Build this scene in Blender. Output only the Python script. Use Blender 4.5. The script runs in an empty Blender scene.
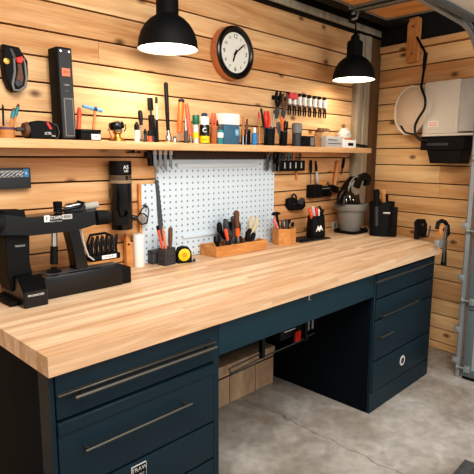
import bpy, bmesh, math, random
from mathutils import Vector, Matrix, Quaternion
random.seed(7)
SC = bpy.context.scene
COL = SC.collection
PI = math.pi

# ------------------------------------------------------------------ camera
CAM = Vector((-3.90975, -2.22421, 1.49403)); YAW, PITCH, ROLL, F = 0.793455, 0.15937, 0.0048, 502.046
_f = Vector((math.sin(YAW)*math.cos(PITCH), math.cos(YAW)*math.cos(PITCH), -math.sin(PITCH)))
_r = Vector((math.cos(YAW), -math.sin(YAW), 0)); _u = _r.cross(_f)
_r, _u = math.cos(ROLL)*_r + math.sin(ROLL)*_u, -math.sin(ROLL)*_r + math.cos(ROLL)*_u
cd = bpy.data.cameras.new('camera'); cd.sensor_width = 36; cd.lens = F*36/474; cd.clip_start = .02
co = bpy.data.objects.new('camera', cd); COL.objects.link(co)
M = Matrix.Identity(4)
for i in range(3):
    M[i][0], M[i][1], M[i][2], M[i][3] = _r[i], _u[i], -_f[i], CAM[i]
co.matrix_world = M
SC.camera = co

# surveyed photo points -> points on the real surfaces of the room
def ray(x, y): return _f + _r*((x-237)/F) + _u*((237-y)/F)
def Py(x, y, Y):
    d = ray(x, y); return CAM + d*((Y-CAM.y)/d.y)
def Pz(x, y, Z=.92):
    d = ray(x, y); return CAM + d*((Z-CAM.z)/d.z)
def Px(x, y, X):
    d = ray(x, y); return CAM + d*((X-CAM.x)/d.x)
TH = math.radians(7)
RN = Vector((-math.cos(TH), math.sin(TH), 0)); RS = Vector((-math.sin(TH), -math.cos(TH), 0))   # right wall: normal, run
def Pr(x, y, off=0):
    d = ray(x, y); return CAM + d*((off-RN.dot(CAM))/RN.dot(d))
def mpp(p): return (p-CAM).dot(_f)/F

# ------------------------------------------------------------------ materials
def new_mat(name):
    m = bpy.data.materials.new(name); m.use_nodes = True
    nt = m.node_tree; return m, nt, nt.nodes, nt.links, nt.nodes['Principled BSDF']
def srgb(r, g, b):
    f = lambda c: (c/255/12.92 if c/255 <= .04045 else ((c/255+.055)/1.055)**2.4)
    return (f(r), f(g), f(b), 1)
def plain(name, c, rough=.5, metal=0, var=.12, scale=30, bump=0, trans=0, emit=0, spec=.5, ecol=None):
    m, nt, N, L, B = new_mat(name)
    B.inputs['Roughness'].default_value = rough; B.inputs['Metallic'].default_value = metal
    B.inputs['Specular IOR Level'].default_value = spec
    tc = N.new('ShaderNodeTexCoord'); no = N.new('ShaderNodeTexNoise'); no.inputs['Scale'].default_value = scale; no.inputs['Detail'].default_value = 4
    L.new(tc.outputs['Object'], no.inputs['Vector'])
    mx = N.new('ShaderNodeMixRGB'); mx.inputs[1].default_value = tuple(v*(1-var) for v in c[:3])+(1,); mx.inputs[2].default_value = tuple(min(1, v*(1+var)) for v in c[:3])+(1,)
    L.new(no.outputs['Fac'], mx.inputs[0]); L.new(mx.outputs[0], B.inputs['Base Color'])
    if bump:
        b = N.new('ShaderNodeBump'); b.inputs['Strength'].default_value = bump; b.inputs['Distance'].default_value = .002
        L.new(no.outputs['Fac'], b.inputs['Height']); L.new(b.outputs[0], B.inputs['Normal'])
    if trans: B.inputs['Transmission Weight'].default_value = trans
    if emit:
        B.inputs['Emission Strength'].default_value = emit; B.inputs['Emission Color'].default_value = ecol or c
    return m
def wood(name, dark, light, stretch=(1.2, 14, 14), knots=0, tone=0, rough=.55, fine=1):
    """grain runs along local x; per-piece tone comes from the 'tone' face attribute"""
    m, nt, N, L, B = new_mat(name)
    B.inputs['Roughness'].default_value = rough; B.inputs['Specular IOR Level'].default_value = .3
    tc = N.new('ShaderNodeTexCoord'); at = N.new('ShaderNodeAttribute'); at.attribute_name = 'tone'
    off = N.new('ShaderNodeVectorMath'); off.operation = 'SCALE'; off.inputs[0].default_value = (7.3, 3.1, 5.7)
    L.new(at.outputs['Fac'], off.inputs['Scale'])
    ad = N.new('ShaderNodeVectorMath'); ad.operation = 'ADD'; L.new(tc.outputs['Object'], ad.inputs[0]); L.new(off.outputs[0], ad.inputs[1])
    mp = N.new('ShaderNodeMapping'); mp.inputs['Scale'].default_value = stretch; L.new(ad.outputs[0], mp.inputs[0])
    n1 = N.new('ShaderNodeTexNoise'); n1.inputs['Scale'].default_value = 1.3; n1.inputs['Detail'].default_value = 5; n1.inputs['Distortion'].default_value = .8; L.new(mp.outputs[0], n1.inputs[0])
    mp2 = N.new('ShaderNodeMapping'); mp2.inputs['Scale'].default_value = (stretch[0]*3, stretch[1]*9, stretch[2]*9); L.new(ad.outputs[0], mp2.inputs[0])
    n2 = N.new('ShaderNodeTexNoise'); n2.inputs['Scale'].default_value = 1.5; n2.inputs['Detail'].default_value = 3; L.new(mp2.outputs[0], n2.inputs[0])
    ma = N.new('ShaderNodeMath'); ma.operation = 'MULTIPLY_ADD'; ma.inputs[1].default_value = .45*fine; L.new(n2.outputs['Fac'], ma.inputs[0]); L.new(n1.outputs['Fac'], ma.inputs[2])
    m3 = N.new('ShaderNodeMath'); m3.operation = 'MULTIPLY_ADD'; m3.inputs[1].default_value = tone; m3.inputs[2].default_value = -.22*fine-tone*.5
    L.new(at.outputs['Fac'], m3.inputs[0])
    m4 = N.new('ShaderNodeMath'); m4.operation = 'ADD'; L.new(ma.outputs[0], m4.inputs[0]); L.new(m3.outputs[0], m4.inputs[1])
    cr = N.new('ShaderNodeValToRGB'); cr.color_ramp.elements[0].position = .22; cr.color_ramp.elements[1].position = .78
    cr.color_ramp.elements[0].color = dark; cr.color_ramp.elements[1].color = light
    L.new(m4.outputs[0], cr.inputs[0]); out = cr.outputs[0]
    if knots:
        sx_ = N.new('ShaderNodeSeparateXYZ'); L.new(ad.outputs[0], sx_.inputs[0]); cx_ = N.new('ShaderNodeCombineXYZ'); L.new(sx_.outputs[0], cx_.inputs[0]); L.new(sx_.outputs[2], cx_.inputs[1])
        mk = N.new('ShaderNodeMapping'); mk.inputs['Scale'].default_value = (3.2, 5.5, 1); L.new(cx_.outputs[0], mk.inputs[0])
        vo = N.new('ShaderNodeTexVoronoi'); vo.voronoi_dimensions = '2D'; vo.inputs['Scale'].default_value = knots; L.new(mk.outputs[0], vo.inputs[0])
        kr = N.new('ShaderNodeValToRGB'); kr.color_ramp.elements[0].position = .03; kr.color_ramp.elements[1].position = .13
        kr.color_ramp.elements[0].color = (1, 1, 1, 1); kr.color_ramp.elements[1].color = (0, 0, 0, 1); L.new(vo.outputs['Distance'], kr.inputs[0])
        sp = N.new('ShaderNodeSeparateColor'); L.new(vo.outputs['Color'], sp.inputs[0])
        gt = N.new('ShaderNodeMath'); gt.operation = 'GREATER_THAN'; gt.inputs[1].default_value = .5; L.new(sp.outputs[0], gt.inputs[0])
        mm = N.new('ShaderNodeMath'); mm.operation = 'MULTIPLY'; L.new(gt.outputs[0], mm.inputs[0]); L.new(kr.outputs[0], mm.inputs[1])
        m5 = N.new('ShaderNodeMath'); m5.operation = 'MULTIPLY'; m5.inputs[1].default_value = .85; L.new(mm.outputs[0], m5.inputs[0])
        mx = N.new('ShaderNodeMixRGB'); mx.inputs[2].default_value = srgb(84, 44, 20); L.new(m5.outputs[0], mx.inputs[0]); L.new(out, mx.inputs[1]); out = mx.outputs[0]
    L.new(out, B.inputs['Base Color'])
    bp = N.new('ShaderNodeBump'); bp.inputs['Strength'].default_value = .15; bp.inputs['Distance'].default_value = .002; L.new(ma.outputs[0], bp.inputs['Height']); L.new(bp.outputs[0], B.inputs['Normal'])
    return m

W_WALL = wood('pine_boards', srgb(196, 138, 86), srgb(240, 198, 148), knots=1, tone=.34)
W_WALLR = wood('pine_boards_right', srgb(206, 150, 96), srgb(244, 206, 154), knots=1, tone=.36)
W_SHELF = wood('shelf_pine', srgb(208, 154, 102), srgb(238, 196, 150), stretch=(1.5, 12, 12))
W_TOP = wood('butcher_block', srgb(196, 154, 116), srgb(236, 207, 174), stretch=(1.6, 22, 22), tone=.42, rough=.42)
W_BOX = wood('oak_box', srgb(178, 114, 58), srgb(220, 160, 98), stretch=(4, 30, 30))
W_STICK = wood('tool_wood', srgb(176, 106, 56), srgb(226, 164, 104), stretch=(30, 30, 4))
W_CEIL = wood('loft_boards', srgb(184, 124, 66), srgb(232, 174, 108), knots=1, tone=.3)
W_CRATE = wood('crate_board', srgb(148, 118, 90), srgb(196, 166, 134), stretch=(6, 6, 1.2), tone=.2)
W_GREY = wood('weathered_post', srgb(136, 124, 106), srgb(192, 178, 156), stretch=(24, 24, 1.2))
W_BROWN = wood('brown_post', srgb(78, 56, 38), srgb(124, 94, 66), stretch=(24, 24, 1.2))
DARKGAP = plain('dark_backing', srgb(34, 20, 12), .9)
BLACKW = plain('black_painted', srgb(14, 14, 15), .8)
TEAL = plain('teal_paint', srgb(17, 39, 49), .45, var=.08, scale=6, spec=.3)
TEALD = plain('teal_shadow', srgb(10, 22, 28), .6)
TEAL2 = plain('teal_apron', srgb(22, 50, 60), .45, var=.06, scale=6, spec=.3)
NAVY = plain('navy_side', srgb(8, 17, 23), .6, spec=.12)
BLK = plain('black_plastic', srgb(13, 13, 14), .4, spec=.3)
BLKM = plain('black_matte', srgb(12, 12, 13), .65, bump=.2, scale=120, spec=.25)
BLKS = plain('black_enamel', srgb(10, 11, 12), .24, spec=.5)
DGREY = plain('dark_grey', srgb(62, 62, 64), .5)
MGREY = plain('mid_grey', srgb(124, 122, 118), .55)
LGREY = plain('light_grey', srgb(190, 188, 184), .5)
STEEL = plain('steel', srgb(150, 150, 152), .35, 1)
CHROME = plain('chrome', srgb(214, 212, 208), .18, 1)
BLADE = plain('dark_blade', srgb(88, 92, 98), .4, .6)
HANDLE = plain('handle_metal', srgb(104, 100, 92), .42, .85)
BRASS = plain('brass', srgb(196, 148, 74), .3, .9)
COPPER = plain('copper_rim', srgb(192, 128, 88), .4, .4)
WHITE = plain('white_plastic', srgb(238, 236, 230), .45, var=.03)
CREAM = plain('cream_enclosure', srgb(214, 206, 192), .45, var=.04, scale=4)
CREAM2 = plain('cream_cover', srgb(206, 188, 168), .5, var=.05, scale=5)
FACE = plain('clock_face', srgb(226, 222, 210), .5, var=.03)
RED = plain('red_plastic', srgb(214, 46, 32), .4)
ORANGE = plain('orange_plastic', srgb(232, 100, 32), .4)
ORED = plain('coral_orange', srgb(222, 92, 60), .45)
PINK = plain('pink_label', srgb(206, 62, 74), .5)
SALMON = plain('salmon_label', srgb(232, 128, 92), .5)
YEL = plain('yellow_plastic', srgb(240, 196, 24), .4)
GREEN = plain('green_plastic', srgb(14, 92, 66), .4)
TEALP = plain('teal_plastic', srgb(40, 128, 136), .4)
BLUE = plain('blue_plastic', srgb(54, 132, 190), .4)
SKY = plain('pale_blue_plastic', srgb(120, 176, 214), .4)
SLATE = plain('slate_blue_can', srgb(64, 104, 128), .4)
NAVYP = plain('navy_plastic', srgb(28, 44, 84), .4)
PURPLE = plain('mauve_plastic', srgb(96, 70, 92), .5)
TAN = plain('tan_paper', srgb(196, 156, 112), .8, bump=.3)
BROWNP = plain('brown_leather', srgb(104, 68, 44), .65, bump=.3)
CLEARP = plain('frosted_plastic', srgb(220, 216, 206), .3, trans=.5)
GLASS = plain('clear_lens', srgb(200, 190, 180), .08, trans=.75)
POT = plain('grey_planter', srgb(126, 122, 114), .7, var=.08, bump=.2)
GALV = plain('galvanised', srgb(168, 170, 170), .45, .6, var=.15, scale=14)
DOORP = plain('door_panel', srgb(150, 156, 156), .5, var=.06, scale=4)
DOORF = plain('door_frame', srgb(96, 106, 108), .5, var=.06)
WAX = plain('white_wrap', srgb(240, 236, 228), .55, var=.03)
GLOW = plain('lamp_diffuser', srgb(255, 240, 214), .4, emit=9, ecol=(1, .87, .68, 1))
SHADEIN = plain('lamp_inside', srgb(240, 236, 226), .5)
RUBBER = plain('rubber_mat', srgb(74, 74, 74), .9, var=.4, scale=60, bump=.8)
LEDGE = plain('pale_ledge', srgb(206, 218, 226), .5, var=.03)
def pegboard_mat():
    m, nt, N, L, B = new_mat('pegboard_white')
    B.inputs['Roughness'].default_value = .45
    tc = N.new('ShaderNodeTexCoord'); sc = N.new('ShaderNodeVectorMath'); sc.operation = 'MULTIPLY'; sc.inputs[1].default_value = (1/.041, 1, 1/.034)
    L.new(tc.outputs['Object'], sc.inputs[0])
    fr = N.new('ShaderNodeVectorMath'); fr.operation = 'FRACTION'; L.new(sc.outputs[0], fr.inputs[0])
    sb = N.new('ShaderNodeVectorMath'); sb.operation = 'SUBTRACT'; sb.inputs[1].default_value = (.5, 0, .5); L.new(fr.outputs[0], sb.inputs[0])
    ml = N.new('ShaderNodeVectorMath'); ml.operation = 'MULTIPLY'; ml.inputs[1].default_value = (.041, 0, .034); L.new(sb.outputs[0], ml.inputs[0])
    ln = N.new('ShaderNodeVectorMath'); ln.operation = 'LENGTH'; L.new(ml.outputs[0], ln.inputs[0])
    cr = N.new('ShaderNodeValToRGB'); e = cr.color_ramp.elements; e[0].position = .0042; e[1].position = .0058; e[0].color = srgb(112, 124, 136); e[1].color = srgb(208, 222, 230)
    L.new(ln.outputs['Value'], cr.inputs[0]); L.new(cr.outputs[0], B.inputs['Base Color'])
    return m
PEG = pegboard_mat()
def floor_mat():
    m, nt, N, L, B = new_mat('concrete')
    B.inputs['Roughness'].default_value = .62; B.inputs['Specular IOR Level'].default_value = .35
    tc = N.new('ShaderNodeTexCoord')
    def noise(s, d, dist=0):
        n = N.new('ShaderNodeTexNoise'); n.inputs['Scale'].default_value = s; n.inputs['Detail'].default_value = d; n.inputs['Distortion'].default_value = dist; L.new(tc.outputs['Object'], n.inputs[0]); return n
    a = noise(2.2, 8, .6); b = noise(22, 6); c = noise(6, 8, 1.2)
    cr = N.new('ShaderNodeValToRGB'); e = cr.color_ramp.elements; e[0].position = .3; e[0].color = srgb(132, 117, 101); e[1].position = .66; e[1].color = srgb(184, 177, 168)
    L.new(a.outputs[0], cr.inputs[0])
    mx = N.new('ShaderNodeMixRGB'); mx.blend_type = 'OVERLAY'; mx.inputs[0].default_value = .45; L.new(cr.outputs[0], mx.inputs[1])
    g = N.new('ShaderNodeValToRGB'); g.color_ramp.elements[0].position = .3; g.color_ramp.elements[1].position = .7; g.color_ramp.elements[0].color = (.3, .3, .3, 1); g.color_ramp.elements[1].color = (.7, .7, .7, 1)
    L.new(c.outputs[0], g.inputs[0]); L.new(g.outputs[0], mx.inputs[2])
    mx2 = N.new('ShaderNodeMixRGB'); mx2.blend_type = 'OVERLAY'; mx2.inputs[0].default_value = .3; L.new(mx.outputs[0], mx2.inputs[1]); L.new(b.outputs['Fac'], mx2.inputs[2])
    out = mx2.outputs[0]
    # hairline cracks: wandering lines across the slab
    P0, P1 = Pz(261, 407, 0), Pz(396, 471, 0)
    P2, P3 = Pz(360, 474, 0), Pz(474, 404, 0)
    for (p, q, wd, st) in ((P0, P1, .006, .75),):
        d = (q-p).normalized(); nrm = Vector((-d.y, d.x, 0))
        dot = N.new('ShaderNodeVectorMath'); dot.operation = 'DOT_PRODUCT'; dot.inputs[1].default_value = nrm
        sub = N.new('ShaderNodeVectorMath'); sub.operation = 'SUBTRACT'; sub.inputs[1].default_value = p; L.new(tc.outputs['Object'], sub.inputs[0]); L.new(sub.outputs[0], dot.inputs[0])
        nz = noise(5, 6); mm = N.new('ShaderNodeMath'); mm.operation = 'MULTIPLY_ADD'; mm.inputs[1].default_value = .16; mm.inputs[2].default_value = -.08; L.new(nz.outputs['Fac'], mm.inputs[0])
        s2 = N.new('ShaderNodeMath'); s2.operation = 'ADD'; L.new(dot.outputs['Value'], s2.inputs[0]); L.new(mm.outputs[0], s2.inputs[1])
        ab = N.new('ShaderNodeMath'); ab.operation = 'ABSOLUTE'; L.new(s2.outputs[0], ab.inputs[0])
        mr = N.new('ShaderNodeMapRange'); mr.inputs['From Min'].default_value = 0; mr.inputs['From Max'].default_value = wd; mr.inputs['To Min'].default_value = st; mr.inputs['To Max'].default_value = 0; L.new(ab.outputs[0], mr.inputs[0])
        m2 = N.new('ShaderNodeMixRGB'); m2.inputs[2].default_value = srgb(92, 78, 66); L.new(mr.outputs[0], m2.inputs[0]); L.new(out, m2.inputs[1]); out = m2.outputs[0]
    L.new(out, B.inputs['Base Color'])
    bp = N.new('ShaderNodeBump'); bp.inputs['Strength'].default_value = .12; bp.inputs['Distance'].default_value = .004; L.new(c.outputs[0], bp.inputs['Height']); L.new(bp.outputs[0], B.inputs['Normal'])
    return m
CONC = floor_mat()

# ------------------------------------------------------------------ mesh builder
class MB:
    def __init__(s): s.v = []; s.f = []; s.sm = []; s.tone = []; s.t = 0.5; s.X = Matrix.Identity(4)
    def _add(s, vs, fs, smooth):
        o = len(s.v); s.v += [tuple(s.X @ Vector(v)) for v in vs]
        for f in fs: s.f.append([o+i for i in f]); s.sm.append(smooth); s.tone.append(s.t)
        return s
    def box(s, c, d, ch=0, rot=None):
        """chamfered box: centre c, size d, chamfer ch"""
        hx, hy, hz = (v/2 for v in d)
        ch = min(ch, hx*.98, hy*.98, hz*.98)
        R = rot.to_4x4() if rot else Matrix.Identity(4)
        T = Matrix.Translation(c) @ R
        if ch <= 0:
            vs = [(x, y, z) for x in (-hx, hx) for y in (-hy, hy) for z in (-hz, hz)]
            fs = [(0, 1, 3, 2), (4, 6, 7, 5), (0, 4, 5, 1), (2, 3, 7, 6), (0, 2, 6, 4), (1, 5, 7, 3)]
        else:
            bm = bmesh.new(); bmesh.ops.create_cube(bm, size=1)
            for v in bm.verts: v.co = Vector((v.co.x*2*hx, v.co.y*2*hy, v.co.z*2*hz))
            bmesh.ops.bevel(bm, geom=list(bm.edges), offset=ch, segments=2 if ch > .0025 else 1, profile=.6, affect='EDGES', clamp_overlap=True)
            bm.verts.ensure_lookup_table(); vs = [v.co.copy() for v in bm.verts]; fs = [[v.index for v in f.verts] for f in bm.faces]; bm.free()
        return s._add([T @ Vector(v) for v in vs], fs, ch > 0)
    def bx(s, x0, x1, y0, y1, z0, z1, ch=0): return s.box(((x0+x1)/2, (y0+y1)/2, (z0+z1)/2), (abs(x1-x0), abs(y1-y0), abs(z1-z0)), ch)
    def lathe(s, prof, n=20, T=None, caps=True):
        T = T or Matrix.Identity(4); vs = []; fs = []
        for (r, z) in prof:
            for i in range(n):
                a = 2*PI*i/n; vs.append(T @ Vector((r*math.cos(a), r*math.sin(a), z)))
        k = len(prof)
        for j in range(k-1):
            for i in range(n):
                fs.append((j*n+i, j*n+(i+1) % n, (j+1)*n+(i+1) % n, (j+1)*n+i))
        if caps: fs.append(tuple(range(n))[::-1]); fs.append(tuple((k-1)*n+i for i in range(n)))
        return s._add(vs, fs, True)
    def cyl(s, a, b, r0, r1=None, n=14):
        a, b = Vector(a), Vector(b); d = b-a; q = Vector((0, 0, 1)).rotation_difference(d.normalized()).to_matrix().to_4x4()
        return s.lathe([(r0, 0), (r1 if r1 is not None else r0, d.length)], n, Matrix.Translation(a) @ q)
    def tube(s, pts, r, n=8, closed=False):
        pts = [Vector(p) for p in pts]; vs = []; fs = []; k = len(pts)
        up = None
        for i, p in enumerate(pts):
            if closed: t = pts[(i+1) % k]-pts[i-1]
            else: t = pts[min(i+1, k-1)]-pts[max(i-1, 0)]
            t.normalize()
            if up is None: up = t.orthogonal().normalized()
            up = (up - t*up.dot(t)).normalized(); w = t.cross(up)
            rr = r[i] if isinstance(r, (list, tuple)) else r
            for j in range(n):
                a = 2*PI*j/n; vs.append(p + up*rr*math.cos(a) + w*rr*math.sin(a))
        m = k if closed else k-1
        for i in range(m):
            for j in range(n):
                i2 = (i+1) % k; fs.append((i*n+j, i*n+(j+1) % n, i2*n+(j+1) % n, i2*n+j))
        if not closed: fs.append(tuple(range(n))[::-1]); fs.append(tuple((k-1)*n+j for j in range(n)))
        return s._add(vs, fs, True)
    def prism(s, out, a, b, ax='y', smooth=False, ch=0):
        """2D outline extruded from a to b along axis ax (outline in the other two axes, order kept)"""
        def P(u, v, w): return {'y': (u, w, v), 'x': (w, u, v), 'z': (u, v, w)}[ax]
        n = len(out); rings = [(0, a), (0, b)]
        if ch:
            cx = sum(p[0] for p in out)/n; cy = sum(p[1] for p in out)/n
            def ins(k): return [(p[0]+(cx-p[0])*k, p[1]+(cy-p[1])*k) for p in out]
            R = max(math.hypot(p[0]-cx, p[1]-cy) for p in out); sg = 1 if b > a else -1
            lay = [(ins(ch/R), a), (out, a+sg*ch), (out, b-sg*ch), (ins(ch/R), b)]
        else: lay = [(out, a), (out, b)]
        vs = [P(p[0], p[1], w) for o, w in lay for p in o]; fs = []
        for j in range(len(lay)-1):
            for i in range(n): fs.append((j*n+i, j*n+(i+1) % n, (j+1)*n+(i+1) % n, (j+1)*n+i))
        fs.append(tuple(range(n))[::-1]); fs.append(tuple((len(lay)-1)*n+i for i in range(n)))
        return s._add(vs, fs, smooth)
    def ball(s, c, r, sq=(1, 1, 1), n=14):
        prof = [(max(1e-4, math.sin(PI*i/8)), -math.cos(PI*i/8)) for i in range(9)]
        T = Matrix.Translation(c) @ Matrix.Diagonal((r*sq[0], r*sq[1], r*sq[2], 1)); return s.lathe(prof, n, T, caps=False)
    def build(s, name, mat, parent=None, loc=None):
        me = bpy.data.meshes.new(name); me.from_pydata(s.v, [], s.f); me.update()
        bm = bmesh.new(); bm.from_mesh(me); bmesh.ops.recalc_face_normals(bm, faces=bm.faces)
        for e in bm.edges:
            if len(e.link_faces) == 2 and e.calc_face_angle(0) > math.radians(38): e.smooth = False
        bm.to_mesh(me); bm.free()
        for p, sm in zip(me.polygons, s.sm): p.use_smooth = sm
        at = me.attributes.new('tone', 'FLOAT', 'FACE')
        for i, t in enumerate(s.tone): at.data[i].value = t
        me.materials.append(mat)
        o = bpy.data.objects.new(name, me); COL.objects.link(o)
        if parent: o.parent = parent
        if loc is not None: o.location = loc
        return o
def tag(o, label, cat, group=None):
    o['label'] = label; o['category'] = cat
    if group: o['group'] = group
    return o
def thing(name, label, cat, loc=(0, 0, 0), rz=0, group=None, quat=None):
    o = bpy.data.objects.new(name, None); COL.objects.link(o); o.location = loc
    o.empty_display_size = .05
    if quat is not None: o.rotation_mode = 'QUATERNION'; o.rotation_quaternion = quat
    else: o.rotation_euler = (0, 0, rz)
    return tag(o, label, cat, group)
def struct(o): o['kind'] = 'structure'; return o
def aim(a, b, roll=0):
    d = (Vector(b)-Vector(a)).normalized(); z = Vector((0, 0, 1))
    return z.rotation_difference(d) @ Quaternion(z, roll)
def text(name, s, size, mat, parent, loc, rot=(PI/2, 0, 0), align='CENTER', ext=.0004, sx=1):
    c = bpy.data.curves.new(name, 'FONT'); c.body = s; c.size = size; c.extrude = ext; c.align_x = align; c.align_y = 'CENTER'
    o = bpy.data.objects.new(name, c); COL.objects.link(o)
    dg = bpy.context.evaluated_depsgraph_get(); me = bpy.data.meshes.new_from_object(o.evaluated_get(dg))
    bpy.data.objects.remove(o); me.name = name; me.materials.clear(); me.materials.append(mat)
    t = bpy.data.objects.new(name, me); COL.objects.link(t); t.parent = parent; t.location = loc; t.rotation_euler = rot; t.scale = (sx, 1, 1)
    return t
def bar(m, a, b, w, t): # rectangular bar between two points
    a, b = Vector(a), Vector(b); d = b-a
    return m.box((a+b)/2, (w, t, d.length), min(w, t)*.2, Vector((0, 0, 1)).rotation_difference(d.normalized()).to_matrix())
def arc(c, r, a0, a1, n, plane='xz'):
    o = []
    for i in range(n+1):
        a = a0+(a1-a0)*i/n; u, v = c[0]+r*math.cos(a), c[1]+r*math.sin(a); o.append((u, v))
    return o

# ------------------------------------------------------------------ room shell
ZG = [2.268, 2.159, 2.033, 1.923, 1.812, 1.684, 1.575, 1.487, 1.371, 1.254, 1.16, 1.05, .945, .83, .72, .61, .5, .39, .28, .17, .06]
def planks(x0, x1, gaps, top, bot, th=.02, gap=.007):
    m = MB(); zs = [top]+[g for g in gaps if bot < g < top]+[bot]
    for i in range(len(zs)-1):
        z1, z0 = zs[i]-gap/2, zs[i+1]+gap/2
        cuts = [x0] + sorted(random.uniform(x0+.3, x1-.2) for _ in range(random.choice((0, 1, 1)))) + [x1]
        for a, b in zip(cuts[:-1], cuts[1:]):
            m.t = random.random(); m.bx(a+.0005, b-.0005, -th, 0, z0, z1, .003)
    return m
wall = struct(planks(-4.6, -.02, ZG, 2.44, 0).build('wall_back', W_WALL, loc=(0, .02, 0)))
b = MB(); b.bx(-4.7, .25, .021, .06, -.02, 2.76); b.build('wall_backing', DARKGAP, wall)['label'] = 'dark gaps behind the boards'
wall.children[0].location = (0, -.02, 0)
ZR = [2.32, 2.19, 2.05, 1.92, 1.79, 1.677, 1.563, 1.431, 1.295, 1.186, 1.054, .93, .80, .672, .56, .405, .28, .17, .06]
rw = planks(0, 1.35, ZR, 2.37, 0).build('wall_right', W_WALLR); struct(rw)
rw.location = (0, 0, 0); rw.rotation_euler = (0, 0, math.atan2(RS.y, RS.x))
# local -y of the mesh must face the room
bb = MB(); bb.bx(-.1, 1.6, .001, .04, -.02, 2.76); bb.build('wall_backing', DARKGAP, rw)['label'] = 'dark gaps behind the boards'
def mbw(root):
    m = MB(); X = root.matrix_basis.copy(); m.X = X.inverted(); return m
# floor, posts, upper structure
m = MB(); m.bx(-7, 2.5, -7, .3, -.05, 0); struct(m.build('floor', CONC))
xa, xb, xc = Py(356.5, 120, -.05).x, Py(368, 120, -.05).x, -.012
m = MB(); m.bx(xa, (xa+xb)/2-.004, -.05, -.001, .921, 2.43, .003); m.bx((xa+xb)/2+.004, xb, -.055, -.001, .921, 2.43, .003)
struct(m.build('trim_1', W_GREY))
m = MB(); m.bx(xb+.002, xc-.022, -.05, -.001, .921, 2.43, .003); struct(m.build('trim_2', W_BROWN))
m = MB(); m.bx(-4.6, .0, -.045, -.001, 2.462, 2.50, .002); m.bx(-4.6, 0, -.05, -.04, 2.45, 2.50, .002); struct(m.build('trim_3', W_GREY))
m = MB(); m.bx(-4.6, .15, -.012, .0, 2.441, 2.461); m.bx(-4.6, .15, -.03, 0, 2.502, 2.74); struct(m.build('trim_4', BLACKW))
m = MB(); m.bx(-4.7, .2, -1.35, .06, 2.74, 2.78); struct(m.build('ceiling', BLACKW))
t = MB(); t.bx(0, 1.35, -.045, -.021, 2.325, 2.372, .003); o = struct(t.build('trim_5', W_WALLR)); o.rotation_euler = rw.rotation_euler
t = MB(); t.bx(0, 1.35, -.03, 0, 2.374, 2.73); o = struct(t.build('trim_6', BLACKW)); o.rotation_euler = rw.rotation_euler
m = MB(); m.bx(-1.25, -.02, -.33, -.14, 2.5, 2.735, .005); struct(m.build('trim_7', BLACKW))

# ------------------------------------------------------------------ workbench
YF = -.85
def worktop():
    m = MB(); n = 22; y0, y1 = -.88, -.003
    def xr(y): return -.61+(y+.88)/(.85)*.40
    for i in range(n):
        a = y0+(y1-y0)*i/n; b = y0+(y1-y0)*(i+1)/n; x = -3.316
        while True:
            m.t = random.random(); L = random.uniform(.45, 1.3)
            last = x+L > xr(a)-.25
            if last: m.prism([(x, a), (xr(a), a), (xr(b), b), (x, b)], .858, .92, 'z'); break
            m.bx(x, x+L, a, b, .858, .92); x += L
    o = m.build('worktop', W_TOP); tag(o, 'long butcher block worktop of pale wooden staves across both drawer cabinets', 'worktop')
worktop()

def rod_handle(root, drawer, x0, x1, z, y=YF, out=.034, r=.0048, name='handle', mat=None, ends=(.03, .03)):
    m = mbw(root); m.cyl((x0, y-out, z), (x1, y-out, z), r, n=10)
    for x in (x0+ends[0], x1-ends[1]): m.cyl((x, y+.001, z), (x, y-out, z), r*.9, n=10); m.cyl((x, y+.001, z), (x, y-.004, z), r*1.7, n=12)
    h = m.build(name, mat or HANDLE, drawer); return h
def cabinet(name, label, x0, x1, fronts, stile=.03, plinth=.075):
    t = thing(name, label, 'cabinet', ((x0+x1)/2, -.45, 0))
    m = mbw(t); m.bx(x0, x1, YF+.022, -.03, 0, .858, .003); m.build('carcass', NAVY, t)
    m = mbw(t)
    m.bx(x0, x0+.012, YF, YF+.022, plinth, .857, .002); m.bx(x1-stile, x1, YF, YF+.03, plinth, .857, .002)
    m.bx(x0, x1, YF, YF+.02, 0, plinth, .002)
    if x0 < -3: m.bx(x0-.004, x0+.01, YF-.0, YF+.075, 0, .857, .002)
    m.build('front_frame', TEAL, t)
    ds = []
    for (z0, z1) in fronts:
        m = mbw(t); m.bx(x0+.014, x1-stile-.004, YF-.004, YF+.02, z0, z1, .003)
        ds.append(m.build('drawer', TEAL, t))
    return t, ds
XL0, XL1 = -3.30, -2.612
t, ds = cabinet('drawer_cabinet', 'dark teal drawer cabinet under the left end of the worktop, with a printed plate', XL0, XL1, [(.702, .845), (.452, .694), (.295, .444), (.085, .287)], plinth=.078)
# top drawer: edge pull plus bar
m = mbw(t); m.bx(XL0+.014, XL1-.034, YF-.022, YF-.003, .783, .789, .001); m.build('pull_lip', HANDLE, ds[0])
m = mbw(t); m.cyl((XL0+.06, YF-.034, .772), (XL1-.045, YF-.034, .772), .0065, n=10)
for x in (XL0+.09, XL1-.075): m.cyl((x, YF, .772), (x, YF-.034, .772), .006, n=10)
m.build('handle', HANDLE, ds[0])
m = mbw(t); m.bx(XL0+.014, XL1-.034, YF-.010, YF-.003, .652, .693, .002); m.build('top_rail', TEAL, ds[1])
a = Py(88, 449, YF-.03); b = Py(189, 404.5, YF-.03)
rod_handle(t, ds[1], a.x-.01, b.x+.012, (a.z+b.z)/2, ends=(.012, .02))
rod_handle(t, ds[3], XL0+.16, XL1-.11, .22)
c = Py(139, 469, YF-.006); 
m = mbw(t); m.bx(c.x-.031, c.x+.031, YF-.0075, YF-.003, c.z-.036, c.z+.018, .001); pl = m.build('name_plate', LGREY, ds[2]); pl['label'] = 'pale printed plate with dark block letters'
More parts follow.
